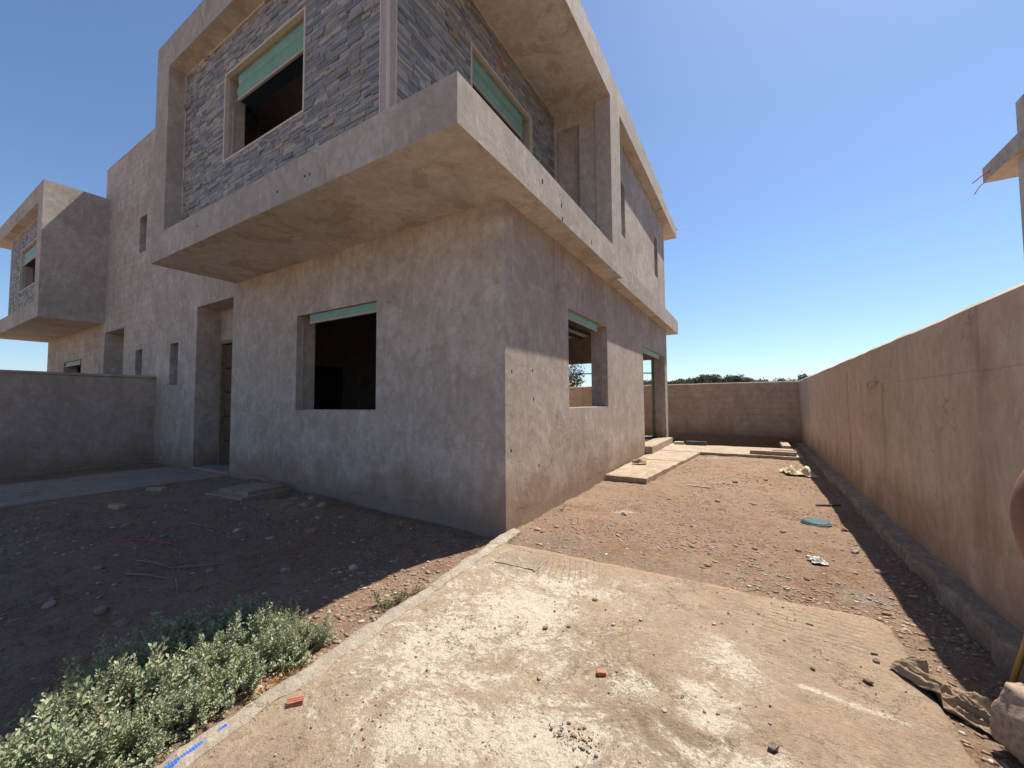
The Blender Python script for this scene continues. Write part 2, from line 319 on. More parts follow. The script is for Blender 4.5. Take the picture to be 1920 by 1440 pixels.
def island_mat(name, stops, rough=0.9, bscale=30, bstr=0.5, bdist=0.006, vscale=14, trans=0.0):
    s = NT(name); oi = s.n('ShaderNodeObjectInfo')
    r = s.math('FRACT', s.math('ADD', s.math('MULTIPLY', s.geo.outputs['Random Per Island'], 7.31), s.math('MULTIPLY', oi.outputs['Random'], 3.77)))
    c = s.cramp(r, stops)
    v = s.noise(vscale, 6, 0.7, None, 0.8)
    c = s.mix(s.ramp(v, 0.35, 0.7, 0.0, 0.45), c, s.mix(0.55, c, (0.03, 0.03, 0.03)))
    n = s.bump(s.noise(bscale, 6, 0.7, s.map((1, 1, 2.2))), bstr, bdist)
    m = s.done(c, n, rough)
    if trans:
        tr = s.n('ShaderNodeBsdfTranslucent'); s.link(c, tr.inputs[0])
        mx = s.n('ShaderNodeMixShader'); mx.inputs[0].default_value = trans
        s.link(s.b.outputs[0], mx.inputs[1]); s.link(tr.outputs[0], mx.inputs[2])
        out = [x for x in s.t.nodes if x.type == 'OUTPUT_MATERIAL'][0]; s.link(mx.outputs[0], out.inputs[0])
    return m
MAT['slate'] = island_mat('slate_strip', [(0.0, (0.23, 0.225, 0.23)), (0.2, (0.38, 0.365, 0.345)), (0.36, (0.165, 0.17, 0.195)), (0.5, (0.31, 0.30, 0.29)), (0.6, (0.19, 0.195, 0.22)), (0.72, (0.46, 0.425, 0.375)), (0.82, (0.26, 0.255, 0.25)), (0.91, (0.45, 0.39, 0.305)), (0.985, (0.20, 0.20, 0.21)), (1.0, (0.38, 0.25, 0.18))], 0.62, 26, 0.7, 0.01, 9)
MAT['pebble'] = island_mat('pebbles', [(0.0, (0.34, 0.24, 0.165)), (0.25, (0.25, 0.155, 0.105)), (0.45, (0.38, 0.30, 0.23)), (0.6, (0.30, 0.17, 0.105)), (0.74, (0.32, 0.27, 0.225)), (0.86, (0.44, 0.36, 0.28)), (0.93, (0.55, 0.49, 0.41)), (0.965, (0.46, 0.17, 0.09)), (1.0, (0.22, 0.17, 0.14))])
MAT['leaf'] = island_mat('shrub_leaf', [(0.0, (0.29, 0.355, 0.195)), (0.3, (0.40, 0.455, 0.275)), (0.55, (0.47, 0.51, 0.34)), (0.8, (0.21, 0.275, 0.13)), (0.95, (0.50, 0.52, 0.35)), (1.0, (0.42, 0.33, 0.16))], 0.65, 60, 0.1, 0.002, 6, 0.2)
MAT['weed'] = island_mat('dry_weed_leaf', [(0.0, (0.20, 0.20, 0.09)), (0.5, (0.28, 0.24, 0.11)), (1.0, (0.13, 0.16, 0.08))], 0.8, 60, 0.1, 0.002, 6, 0.15)
MAT['tree'] = island_mat('tree_leaf', [(0.0, (0.09, 0.115, 0.065)), (0.5, (0.125, 0.145, 0.085)), (1.0, (0.16, 0.165, 0.105))], 0.8, 4, 0.1, 0.01, 1, 0.15)

# ------------------------------------------------------------------ object helpers
def finish(me, mat, bevel=0.0, smooth=False):
    if isinstance(mat, (list, tuple)):
        for m in mat: me.materials.append(MAT[m])
    else: me.materials.append(MAT[mat])
    if smooth: me.polygons.foreach_set('use_smooth', [True]*len(me.polygons))
    me.update()
def link(name, me, parent=None, loc=None):
    o = bpy.data.objects.new(name, me); COL.objects.link(o)
    if parent is not None: o.parent = parent
    if loc is not None: o.location = loc
    return o
def tag(o, label=None, cat=None, group=None, kind=None):
    if label: o['label'] = label
    if cat: o['category'] = cat
    if group: o['group'] = group
    if kind: o['kind'] = kind
    return o
def empty(name, loc=(0, 0, 0)):
    o = bpy.data.objects.new(name, None); COL.objects.link(o); o.location = loc; o.empty_display_size = 0.3
    return o
def local(verts, parent):
    if parent is None: return verts
    l = parent.matrix_world.translation if parent.parent is None and False else origin(parent)
    return [(v[0]-l[0], v[1]-l[1], v[2]-l[2]) for v in verts]
def origin(o):
    x, y, z = o.location
    if o.parent is not None:
        a = origin(o.parent); return (x+a[0], y+a[1], z+a[2])
    return (x, y, z)
def mesh_obj(name, verts, faces, mat, parent=None, smooth=False, bevel=0.0, at=None):
    """verts in world metres; `at` is the object's own origin (default: the parent's)."""
    me = bpy.data.meshes.new(name)
    o0 = at if at is not None else (origin(parent) if parent is not None else (0, 0, 0))
    me.from_pydata([(v[0]-o0[0], v[1]-o0[1], v[2]-o0[2]) for v in verts], [], faces)
    bm = bmesh.new(); bm.from_mesh(me); bmesh.ops.recalc_face_normals(bm, faces=bm.faces); bm.to_mesh(me); bm.free()
    finish(me, mat, smooth=smooth)
    o = link(name, me, parent)
    if at is not None:
        if parent is not None:
            p = origin(parent); o.location = (at[0]-p[0], at[1]-p[1], at[2]-p[2])
        else: o.location = at
    if bevel: add_bevel(o, bevel)
    return o
def add_bevel(o, wd, seg=2):
    b = o.modifiers.new('bevel', 'BEVEL'); b.width = wd; b.segments = seg; b.limit_method = 'ANGLE'; b.angle_limit = math.radians(40)
def csg(add, cut=()):
    """union of boxes minus boxes, as one watertight mesh: (verts, faces)"""
    add = [tuple(min(a, b) if i % 2 == 0 else max(a, b) for i, (a, b) in enumerate(((q[0], q[1]), (q[0], q[1]), (q[2], q[3]), (q[2], q[3]), (q[4], q[5]), (q[4], q[5])))) for q in add]
    cut = [tuple(min(a, b) if i % 2 == 0 else max(a, b) for i, (a, b) in enumerate(((q[0], q[1]), (q[0], q[1]), (q[2], q[3]), (q[2], q[3]), (q[4], q[5]), (q[4], q[5])))) for q in cut]
    ax = []
    for k in range(3):
        s = sorted({round(q[2*k+j], 5) for q in add+cut for j in (0, 1)}); ax.append(np.array(s))
    cen = [(a[1:]+a[:-1])/2 for a in ax]
    S = np.zeros([len(c) for c in cen], bool)
    def rgn(q): return np.ix_(*[(cen[k] > q[2*k]) & (cen[k] < q[2*k+1]) for k in range(3)])
    for q in add: S[rgn(q)] = True
    for q in cut: S[rgn(q)] = False
    P = np.pad(S, 1); V = {}; vs_ = []; F = []
    def vid(i, j, k):
        t = (i, j, k)
        if t not in V: V[t] = len(vs_); vs_.append((float(ax[0][i]), float(ax[1][j]), float(ax[2][k])))
        return V[t]
    for k in range(3):
        d = np.diff(P.astype(np.int8), axis=k)
        for idx in np.argwhere(d != 0):
            sgn = d[tuple(idx)]
            i = list(idx - 1); i[k] += 1
            o1, o2 = (k+1) % 3, (k+2) % 3
            q = []
            for a, b in ((0, 0), (1, 0), (1, 1), (0, 1)):
                t = list(i); t[o1] += a; t[o2] += b; q.append(vid(*t))
            F.append(q if sgn < 0 else q[::-1])
    return vs_, F
def csg_obj(name, add, cut, mat, parent, bevel=0.012, soffit=None, at=None):
    vs_, F = csg(add, cut)
    me = bpy.data.meshes.new(name); o0 = at if at is not None else (origin(parent) if parent is not None else (0, 0, 0))
    me.from_pydata([(v[0]-o0[0], v[1]-o0[1], v[2]-o0[2]) for v in vs_], [], F)
    bm = bmesh.new(); bm.from_mesh(me)
    bmesh.ops.dissolve_limit(bm, angle_limit=0.01, verts=bm.verts, edges=bm.edges)
    bmesh.ops.recalc_face_normals(bm, faces=bm.faces)
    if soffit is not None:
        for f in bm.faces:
            if f.normal.z < -0.9: f.material_index = 1  # down-facing faces take the plaster with bounced light in its colour
    bm.to_mesh(me); bm.free()
    finish(me, [mat, soffit] if soffit else mat)
    o = link(name, me, parent)
    if at is not None:
        p = origin(parent) if parent is not None else (0, 0, 0); o.location = (at[0]-p[0], at[1]-p[1], at[2]-p[2])
    if bevel: add_bevel(o, bevel)
    return o
def tube_mesh(pts, r, n=8, r1=None):
    pts = [Vector(p) for p in pts]; V = []; F = []
    for i, p in enumerate(pts):
        t = (pts[min(i+1, len(pts)-1)] - pts[max(i-1, 0)]).normalized()
        a = t.orthogonal().normalized() if i == 0 else (a - t*a.dot(t)).normalized()
        b = t.cross(a); rr = r if r1 is None else r + (r1-r)*i/(len(pts)-1)
        if callable(r): rr = r(i)
        for k in range(n):
            th = 2*math.pi*k/n; V.append(tuple(p + a*rr*math.cos(th) + b*rr*math.sin(th)))
        if i:
            for k in range(n): F.append([(i-1)*n+k, (i-1)*n+(k+1) % n, i*n+(k+1) % n, i*n+k])
    F.append(list(range(n))[::-1]); F.append([(len(pts)-1)*n+k for k in range(n)])
    return V, F
def vnoise(x, y, seed=0):
    """smooth value noise on numpy arrays"""
    xi = np.floor(x).astype(np.int64); yi = np.floor(y).astype(np.int64); fx = x-xi; fy = y-yi
    def h(a, b):
        n = (a*374761393 + b*668265263 + seed*982451653) & 0x7fffffff
        n = ((n ^ (n >> 13))*1274126177) & 0x7fffffff
        return ((n ^ (n >> 16)) & 0xffff)/65535.0
    u = fx*fx*(3-2*fx); v = fy*fy*(3-2*fy)
    return (h(xi, yi)*(1-u)+h(xi+1, yi)*u)*(1-v) + (h(xi, yi+1)*(1-u)+h(xi+1, yi+1)*u)*v - 0.5
def big_mesh(name, V, F, mat, smooth=False):
    me = bpy.data.meshes.new(name); V = np.asarray(V, np.float32); F = np.asarray(F, np.int32)
    me.vertices.add(len(V)); me.vertices.foreach_set('co', V.ravel())
    k = F.shape[1]; me.loops.add(F.size); me.loops.foreach_set('vertex_index', F.ravel())
    me.polygons.add(len(F)); me.polygons.foreach_set('loop_start', np.arange(0, F.size, k, dtype=np.int32))
    me.polygons.foreach_set('loop_total', np.full(len(F), k, np.int32))
    me.update(calc_edges=True); me.validate()
    finish(me, mat, smooth=smooth); return me

# ------------------------------------------------------------------ ground
def kerb_x(y):     # centre of the kerb between garden and driveway
    t = np.clip(-np.asarray(y, float), 0, 9)
    return 0.10 + 0.115*t - 0.006*t*t
def ground_h(x, y, rough=True):
    x = np.asarray(x, float); y = np.asarray(y, float)
    sm = lambda t: np.clip(t, 0, 1)**2*(3-2*np.clip(t, 0, 1))
    g_garden = -0.125 + 0.17*sm((-x-0.4)/5.0)
    g_side = -0.055 + 0.07*sm((y-0.5)/8.5)
    h = np.where(x < kerb_x(y), np.where(y < 0.1, g_garden, g_side), g_side)
    under = (x > kerb_x(y)) & (y < -0.42) & (x < 3.3)
    h = np.where(under, -0.16, h)
    near = (np.abs(x) < 30) & (np.abs(y) < 30)
    if rough:
        b = 0.035*vnoise(x*1.1, y*1.1, 1) + 0.025*vnoise(x*3.1, y*3.1, 2) + 0.013*vnoise(x*8, y*8, 3) + 0.007*vnoise(x*19, y*19, 4)
        b = b + 0.05*np.clip(vnoise(x*0.9+3, y*0.9, 6)-0.12, 0, 1)*(0.5+vnoise(x*7, y*7, 7)+0.8*np.abs(vnoise(x*14, y*14, 8)))*2
        h = h + np.where(near & ~under, b, 0)
    # loose spoil against the front wall and a shallow scrape beside it
    h = h + 0.10*np.exp(-(((x+3.2)/0.8)**2+((y+0.45)/0.28)**2)) - 0.09*np.exp(-(((x+4.05)/0.35)**2+((y+0.35)/0.2)**2)) + 0.05*np.exp(-(((x+1.7)/0.7)**2+((y+0.3)/0.25)**2))
    pool = (x > 0.0) & (x < 3.5) & (y > 9.2) & (y < 12.8)
    h = np.where(pool, -1.2, h)
    house = (x < -0.05) & (y > 0.1) & (y < 11.0) & (x > -21.6)
    return np.where(house, np.minimum(h, -0.1), h)
def axis(lo, hi, st, far):
    core = np.arange(lo, hi+1e-6, st); out = [s for s in (1.0, 3, 8, 20, 60, 180, far)]
    return np.concatenate([lo-np.array(out[::-1]), core, hi+np.array(out)])
gx = axis(-12.0, 5.0, 0.06, 900); gy = axis(-6.0, 14.0, 0.06, 900)
X, Y = np.meshgrid(gx, gy, indexing='ij'); Z = ground_h(X, Y)
nx, ny = X.shape
idx = np.arange(nx*ny).reshape(nx, ny)
Fq = np.stack([idx[:-1, :-1].ravel(), idx[1:, :-1].ravel(), idx[1:, 1:].ravel(), idx[:-1, 1:].ravel()], 1)
me = big_mesh('ground', np.stack([X.ravel(), Y.ravel(), Z.ravel()], 1), Fq, 'soil', True)
tag(link('ground', me), kind='structure')

# driveway slab: a sheet with its own thickness, worn edges and gentle waves
def slab_sheet(name, outline_l, outline_r, v0, v1, z, th, mat, nu, nv, amp=0.004, jit=0.012, seed=0, parent=None):
    """outline_l(v), outline_r(v): x at y=v"""
    V = []; F = []
    for j in range(nv+1):
        y = v0 + (v1-v0)*j/nv
        xl, xr = outline_l(y), outline_r(y)
        for i in range(nu+1):
            x = xl + (xr-xl)*i/nu; yy = y
            if i in (0, nu): x += jit*2*float(vnoise(np.array(y*7.), np.array(i*3.1), seed))
            if j in (0, nv): yy += jit*2*float(vnoise(np.array(x*7.), np.array(j*1.7), seed+1))
            zz = z + amp*2*float(vnoise(np.array(x*2.3), np.array(yy*2.3), seed+2)) + amp*float(vnoise(np.array(x*9), np.array(yy*9), seed+3))
            if i in (0, nu) or j in (0, nv): zz -= 0.012
            V.append((x, yy, zz))
    n = nu+1
    for j in range(nv):
        for i in range(nu): F.append([j*n+i, j*n+i+1, (j+1)*n+i+1, (j+1)*n+i])
    ring = [i for i in range(n)] + [j*n+nu for j in range(1, nv+1)] + [nv*n+i for i in range(nu-1, -1, -1)] + [j*n for j in range(nv-1, 0, -1)]
    b0 = len(V)
    for r in ring: V.append((V[r][0], V[r][1], z-th))
    for k in range(len(ring)):
        k2 = (k+1) % len(ring); F.append([ring[k], b0+k, b0+k2, ring[k2]])
    F.append([b0+k for k in range(len(ring))][::-1])
    return mesh_obj(name, V, F, mat, parent, smooth=False)
def dr_r(y):
    return 3.40 - 0.10*max(0, (y+0.55)/0.19)**2 if y > -0.55 else 3.40
o = slab_sheet('driveway', lambda y: float(kerb_x(y))+0.02, dr_r, -0.36, -9.0, 0.0, 0.18, 'drive', 60, 160, 0.006, 0.018, 11)
for p in o.data.polygons: p.use_smooth = abs(p.normal.z) > 0.8
tag(o, kind='structure')
# kerb strip of mortar
V = []; F = []; ny_ = 260
for j in range(ny_+1):
    y = 0.03 - 7.0*j/ny_; c = float(kerb_x(y)); t = min(1, j/12)
    n1 = lambda k, f: float(vnoise(np.array(y*f), np.array(k*5.3), 21))
    wl = (0.06+0.05*n1(1, 4)+0.035*n1(2, 13)); wr = (0.075+0.04*n1(3, 5)+0.03*n1(4, 14))
    top = 0.014+0.018*n1(5, 6)+0.012*n1(6, 17)
    for (dx, z) in ((-wl-0.015, -0.3), (-wl, top-0.03), (-wl*0.75, top), (-0.01, top+0.01+0.008*n1(7, 11)), (wr*0.7, top-0.006), (wr, 0.004), (wr+0.01, -0.1)):
        V.append((c+dx+0.01*n1(8+dx*7, 9), y, z))
m = 7
for j in range(ny_):
    for i in range(m-1): F.append([j*m+i, j*m+i+1, (j+1)*m+i+1, (j+1)*m+i])
F.append(list(range(m))); F.append([ny_*m+i for i in range(m)][::-1])
kerb = tag(mesh_obj('kerb', V, F, 'kerb', smooth=False), kind='structure')
# path to the entrance, paths and terrace at the side
tag(slab_sheet('entry_path', lambda y: -9.45+0.1*y*0, lambda y: -6.86, 0.0, -6.5, 0.085, 0.3, 'path', 24, 60, 0.008, 0.02, 31), kind='structure')
def pr(y): return 0.84 + (y-3.72)*0.094
tag(slab_sheet('side_path', lambda y: 0.03, pr, 3.74, 6.42, 0.095, 0.2, 'slab', 14, 26, 0.006, 0.014, 41), kind='structure')
tag(slab_sheet('side_path', lambda y: 0.03, pr, 6.44, 8.5, 0.10, 0.2, 'slab', 14, 20, 0.005, 0.012, 44), kind='structure')
tag(slab_sheet('terrace', lambda y: 0.03, lambda y: 3.72, 8.52, 10.62, 0.105, 0.3, 'slab', 34, 20, 0.006, 0.015, 47), kind='structure')
tag(slab_sheet('terrace_back', lambda y: -10.5, lambda y: -0.02, 11.12, 13.05, 0.09, 0.3, 'slab', 40, 10, 0.006, 0.01, 49), kind='structure')
# ------------------------------------------------------------------ the pair of houses
H1, T, HF, HT, HP = 4.129, 0.495, 7.65, 8.19, 9.27
Q, Q2, PJ, W2, PW, YS, XS, YE, Y7 = 0.37, 0.25, 1.406, 6.752, 0.541, -1.143, -0.845, 3.40, 4.06
XJ = 10.874
FW = (-4.467, -2.346, 1.441, 3.153)      # front window x0 x1 z0 z1
RW = (2.02, 4.128, 1.455, 3.152)         # side window y0 y1 z0 z1
RD = (7.394, 10.662, 0.30, 3.146)        # side door
UW = (-4.662, -2.485, 5.524, 6.951)      # upper front window
VW = (0.448, 2.323, 5.5, 6.915)          # upper side window

def profile_box(name, prof, u0, u1, along, base, mat, parent, mx, ztop):
    """extrude a (depth, z) profile along x (front windows) or y (side windows)"""
    V = []; n = len(prof)
    for u in (u0, u1):
        for d, z in prof:
            V.append((mx(u), base+d, ztop+z) if along == 'x' else (mx(base-d), u, ztop+z))
    F = [[i, (i+1) % n, n+(i+1) % n, n+i] for i in range(n)] + [list(range(n))[::-1], [n+i for i in range(n)]]
    return mesh_obj(name, V, F, mat, parent)
SMALL = [(0.05, -0.004), (0.045, -0.06), (0.05, -0.125), (0.06, -0.135), (0.24, -0.135), (0.24, -0.004)]
BIG = [(0.10, -0.004), (0.06, -0.05), (0.045, -0.13), (0.055, -0.215), (0.075, -0.235), (0.05, -0.25), (0.035, -0.33), (0.05, -0.43), (0.075, -0.455), (0.27, -0.455), (0.27, -0.004)]

def window(root, mx, along, base, u0, u1, z0, z1, prof, gap_at, gap, trim, label=None):
    """frame bead or guide rails as the window part; shutter box, lip and end cap beneath it"""
    bx = lambda a, b, d0, d1, za, zb: ((mx(a), mx(b), base+d0, base+d1, za, zb) if along == 'x' else (mx(base-d0), mx(base-d1), a, b, za, zb))
    hgt = -prof[len(prof)//2][1] if False else max(-z for d, z in prof)
    dr = 0.10
    adds = []
    rails = [bx(u0-0.004, u0+0.012, dr, dr+0.025, z0, z1-hgt), bx(u1-0.012, u1+0.004, dr, dr+0.025, z0, z1-hgt)]
    if trim:
        k = 0.032; f = -0.022
        adds = [bx(u0-k, u1+k, f, 0.05, z1, z1+k), bx(u0-k, u1+k, f, 0.05, z0-k, z0), bx(u0-k, u0, f, 0.05, z0, z1), bx(u1, u1+k, f, 0.05, z0, z1)]
        w_ = csg_obj('window', adds, [], 'trim', root, 0.004)
        csg_obj('guide_rail', [rails[0]], [], 'lip', w_, 0); csg_obj('guide_rail', [rails[1]], [], 'lip', w_, 0)
    else:
        w_ = csg_obj('window', rails + [bx(u0+0.012, u1-0.012, dr+0.03, dr+0.05, z0-0.004, z0+0.012)], [], 'lip', root, 0)
    if gap_at == 0: a, b = u0+gap, u1-0.003
    else: a, b = u0+0.003, u1-gap
    profile_box('shutter_box', prof, a, b, along, base, 'green', w_, mx, z1)
    lipd = prof[len(prof)-3][0]
    csg_obj('shutter_lip', [bx(a, b, 0.04, 0.075, z1-hgt-0.035, z1-hgt+0.004)], [], 'lip', w_, 0.004)
    csg_obj('shutter_slot_shade', [bx(a+0.004, b-0.004, 0.08, 0.275, z1-hgt-0.02, z1-hgt-0.004)], [], 'dark', w_, 0)  # solid dark strip painting the shade inside the box's hollow underside
    e0, e1 = (a-0.02, a) if gap_at == 0 else (b, b+0.02)
    ev = [(0.10, -0.01)] + [(0.19-0.10*math.sin(t*math.pi/8), -hgt*0.5+hgt*0.5*math.cos(t*math.pi/8)*0.95) for t in range(1, 8)] + [(0.25, -hgt), (0.25, -0.01)]
    profile_box('end_cap', ev, e0, e1, along, base, 'dark', w_, mx, z1)
    return w_

def house(root, mirror, detail):
    mx = (lambda x: -2*XJ - x) if mirror else (lambda x: x)
    B = lambda x0, x1, y0, y1, z0, z1: (mx(x0), mx(x1), y0, y1, z0, z1)
    J = -XJ + 0.008
    # ground floor and the tall part of the front between the two boxes
    add = [B(J, 0, 0, 0.36, -0.5, H1+0.05), B(J, -6.4, 0, 0.36, -0.5, HP), B(-0.36, 0, 0, 11.1, -0.5, H1+0.05), B(J, -10.6, 0, 11.1, -0.5, HP),
           B(J, 0, 10.85, 11.1, -0.5, H1+0.05), B(-8.75, -6.55, 0.2, 0.75, -0.5, 4.1)]
    cut = [B(FW[0], FW[1], -1, 0.5, FW[2], FW[3]), B(-1, 1, RW[0], RW[1], RW[2], RW[3]), B(-1, 1, RD[0], RD[1], RD[2], RD[3]),
           B(-4.6, -0.5, 10, 12, 0.3, 3.09), B(-9.959, -9.478, -1, 0.5, 2.04, 3.089), B(-9.95, -9.44, -1, 0.5, 5.87, 6.916),
           B(-8.502, -6.807, -1, 0.5, 0.06, 3.843), B(-8.44, -7.42, 0.4, 1, 0.12, 3.09)]
    csg_obj('ground_floor_wall', add, cut, 'house_courses' if mirror else 'house', root, 0.014)
    part = [B(-6.75, -6.55, 0.76, 10.8, 0.2, H1+0.05), B(-10.6, -6.7, 3.2, 3.4, 0.2, H1+0.05)]
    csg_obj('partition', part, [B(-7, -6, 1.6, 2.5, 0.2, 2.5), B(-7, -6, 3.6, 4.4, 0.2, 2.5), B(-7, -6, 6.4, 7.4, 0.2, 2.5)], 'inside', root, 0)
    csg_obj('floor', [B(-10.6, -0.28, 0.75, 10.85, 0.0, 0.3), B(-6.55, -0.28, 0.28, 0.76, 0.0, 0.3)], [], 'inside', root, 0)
    # projecting frame: ledge, pier, roof, far ledge
    add = [B(-W2, Q, -PJ, Y7, H1, H1+T), B(-0.2, Q2, Y7-0.1, 12.2, H1+0.003, H1+0.50), B(-10.65, -0.1, 0.15, 11.0, H1+0.002, H1+0.3),
           B(-W2, -W2+PW, -PJ, 0.1, H1, HT), B(-W2, Q, -PJ, 8.9, HF, HT), B(-0.6, Q, 8.9, 11.55, HF-0.02, 8.0), B(-10.65, 0.0, 0.15, 10.2, HF+0.02, 8.0),
           B(0.06, Q, YE, Y7, H1, HF+0.1), B(-1.1, 0.08, YE+0.035, YE+0.4, H1+0.2, HF+0.1)]
    cut = [B(-0.82, -0.30, YE-0.2, YE+0.19, H1+T, 7.33)]
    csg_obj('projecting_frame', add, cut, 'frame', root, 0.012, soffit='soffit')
    beams = [B(x, x+0.12, 0.8, 10.8, H1-0.10, H1+0.01) for x in np.arange(-6.2, -0.4, 0.6)]
    for bq in beams: csg_obj('ceiling_joist', [bq], [], 'inside', root, 0)
    # upper floor walls
    add = [B(-6.4, XS-0.03, YS+0.035, YS+0.29, H1+0.3, HF+0.1), B(XS-0.29, XS-0.03, YS+0.035, YE+0.3, H1+0.3, HF+0.1), B(-0.12, 0.13, YE+0.45, 10.31, H1+0.3, HF+0.1),
           B(-10.6, 0.13, 10.06, 10.31, H1+0.3, HF+0.1), B(-6.7, -6.5, 0.2, 10.1, H1+0.3, HF+0.1)]
    cut = [B(UW[0], UW[1], -3, 0, UW[2], UW[3]), B(-3, 0, VW[0], VW[1], VW[2], VW[3]), B(-1, 1, 4.91, 5.27, 5.44, 6.72), B(-1, 1, 8.64, 9.13, 5.5, 6.78)]
    csg_obj('upper_floor_wall', add, cut, 'house', root, 0.01)
    # windows
    window(root, mx, 'x', 0.0, *FW, SMALL, 0, 0.32, False)
    window(root, mx, 'x', YS+0.0, *UW, BIG, 0, 0.27, True)
    if detail:
        window(root, mx, 'y', 0.0, *RW, SMALL, 1, 0.50, False)
        window(root, mx, 'y', 0.0, *RD, SMALL, 1, 0.75, False)
        window(root, mx, 'y', XS, *VW, BIG, 1, 0.24, True)
    # entrance door
    d = csg_obj('door', [B(-8.44, -8.36, 0.46, 0.60, 0.12, 3.09), B(-7.50, -7.42, 0.46, 0.60, 0.12, 3.09), B(-8.36, -7.50, 0.46, 0.60, 3.01, 3.09)], [], 'wood_light', root, 0.006)
    for k in range(5):
        z0 = 0.13 + k*0.575
        csg_obj('door_panel', [B(-8.355, -7.505, 0.54, 0.58, z0, z0+0.555)], [], 'wood', d, 0.008)
    csg_obj('door_step', [B(-8.50, -6.81, -0.03, 0.50, -0.2, 0.125)], [], 'path', root, 0.02)
    csg_obj('side_step', [B(-0.30, 0.19, RD[0]+0.04, RD[1]+0.1, 0.0, 0.305)], [], 'slab', root, 0.02)
    # cream beads round the cladding and the corner strip
    tb = [B(-W2+PW, XS-0.02, YS-0.012, YS+0.04, HF-0.03, HF+0.01), B(-W2+PW-0.01, -W2+PW+0.022, YS-0.012, YS+0.04, H1+T-0.02, HF-0.03)]
    for q in tb: csg_obj('edge_bead', [q], [], 'trim', root, 0.004)
    csg_obj('edge_bead', [B(XS-0.04, XS+0.012, YS+0.02, YE+0.04, HF-0.03, HF+0.01)], [], 'trim', root, 0.004)
    csg_obj('edge_bead', [B(XS-0.04, XS+0.012, YE+0.003, YE+0.035, H1+T, HF-0.03)], [], 'trim', root, 0.004)
    csg_obj('corner_strip', [B(XS-0.115, XS+0.012, YS-0.014, YS+0.06, H1+T-0.02, HF-0.031), B(XS-0.06, XS+0.014, YS-0.013, YS+0.10, H1+T-0.02, HF-0.031)], [], 'trim_pink', root, 0.004)
    csg_obj('corner_bead', [B(XS-0.125, XS-0.105, YS-0.022, YS+0.06, H1+T-0.02, HF-0.031), B(XS-0.01, XS+0.022, YS-0.022, YS+0.01, H1+T-0.02, HF-0.031), B(XS-0.01, XS+0.022, YS+0.095, YS+0.112, H1+T-0.02, HF-0.031)], [], 'trim', root, 0.003)
    return mx

def stones(mx, faces, seed):
    """strip stones: list of (cx,cy,cz, len, hgt, axis, proud)"""
    r = random.Random(seed); out = []
    for (ax_, u0, u1, z0, z1, win) in faces:
        zs = [z0]
        stops = sorted([win[2]-0.03, win[3]+0.03, z1])
        z = z0
        while z < z1-1e-6:
            h = r.choice((0.042, 0.05, 0.056, 0.06, 0.066)); nxt = [s for s in stops if s > z+1e-6][0]
            if nxt - z < h*1.55: h = nxt - z if nxt - z < 0.08 else (nxt-z)/2
            inw = z >= win[2]-0.031 and z+h <= win[3]+0.031
            spans = [(u0, win[0]-0.03), (win[1]+0.03, u1)] if inw else [(u0, u1)]
            for a, b in spans:
                u = a
                while u < b-1e-6:
                    L = r.uniform(0.09, 0.32)
                    if b-(u+L) < 0.09: L = b-u
                    out.append((u+L/2, z+h/2, L, h, ax_, r.uniform(0.0, 0.016) + (0.01 if r.random() < 0.1 else 0)))
                    u += L
            z += h
    return out
def stone_box(r, n=1):
    """one strip stone in a unit box, front face at -y, chipped edges"""
    j = lambda s: r.uniform(-s, s)
    V = []
    for sx in (-0.5, 0.0, 0.5):
        for (y, z) in ((0.5, -0.5), (-0.36, -0.5), (-0.5, -0.42), (-0.5, 0.42), (-0.36, 0.5), (0.5, 0.5)):
            fx = 0.99 if y > -0.4 else 0.965
            V.append((sx*fx + (j(0.012) if sx else j(0.1)), y + (j(0.12) if y < 0 else 0), z + (j(0.07) if abs(z) < 0.4 else 0)*1.0 - (0.012 if z > 0.4 else -0.012)))
    F = []
    for i in range(2):
        for k in range(5): F.append([i*6+k, i*6+k+1, (i+1)*6+k+1, (i+1)*6+k])
    F += [[0, 1, 2, 3, 4, 5][::-1], [12, 13, 14, 15, 16, 17]]
    return V, F
STONE_VARIANTS = []
rs = random.Random(5)
for k in range(20):
    V, F = stone_box(rs); me = bpy.data.meshes.new('stone'); me.from_pydata(V, [], F)
    bm = bmesh.new(); bm.from_mesh(me); bmesh.ops.recalc_face_normals(bm, faces=bm.faces); bm.to_mesh(me); bm.free()
    finish(me, 'slate'); STONE_VARIANTS.append(me)
def clad(root, mx, faces, seed, n_single):
    st = stones(mx, faces, seed); base = Vector(origin(root)); r = random.Random(seed+1)
    items = []
    for (u, z, L, h, ax_, pr_) in st:
        D = 0.034 + pr_
        if ax_ == 'x': pos = Vector((mx(u), YS+0.034-D/2, z)); rot = 0.0
        else: pos = Vector((mx(XS-0.034+D/2), u, z)); rot = math.pi/2 if mx(0) == 0 else -math.pi/2
        items.append(((pos-CAM).length / math.sqrt(L*h), pos, rot, L, h, D))
    items.sort(key=lambda t: t[0])
    allV = []; allF = []
    for k, (_, pos, rot, L, h, D) in enumerate(items):
        me = STONE_VARIANTS[r.randrange(len(STONE_VARIANTS))]
        Mx = Matrix.Translation(pos-base) @ Matrix.Rotation(rot, 4, 'Z') @ Matrix.Diagonal((L, D, h, 1))
        if k < n_single:
            o = link('stone', me, root); o.matrix_local = Mx
        else:
            b0 = len(allV); allV += [tuple(Mx @ v.co) for v in me.vertices]; allF += [[b0+i for i in p.vertices] for p in me.polygons]
    if allF:
        me = bpy.data.meshes.new('stone_cladding'); me.from_pydata(allV, [], allF); finish(me, 'slate')
        tag(link('stone_cladding', me, root), kind='stuff')

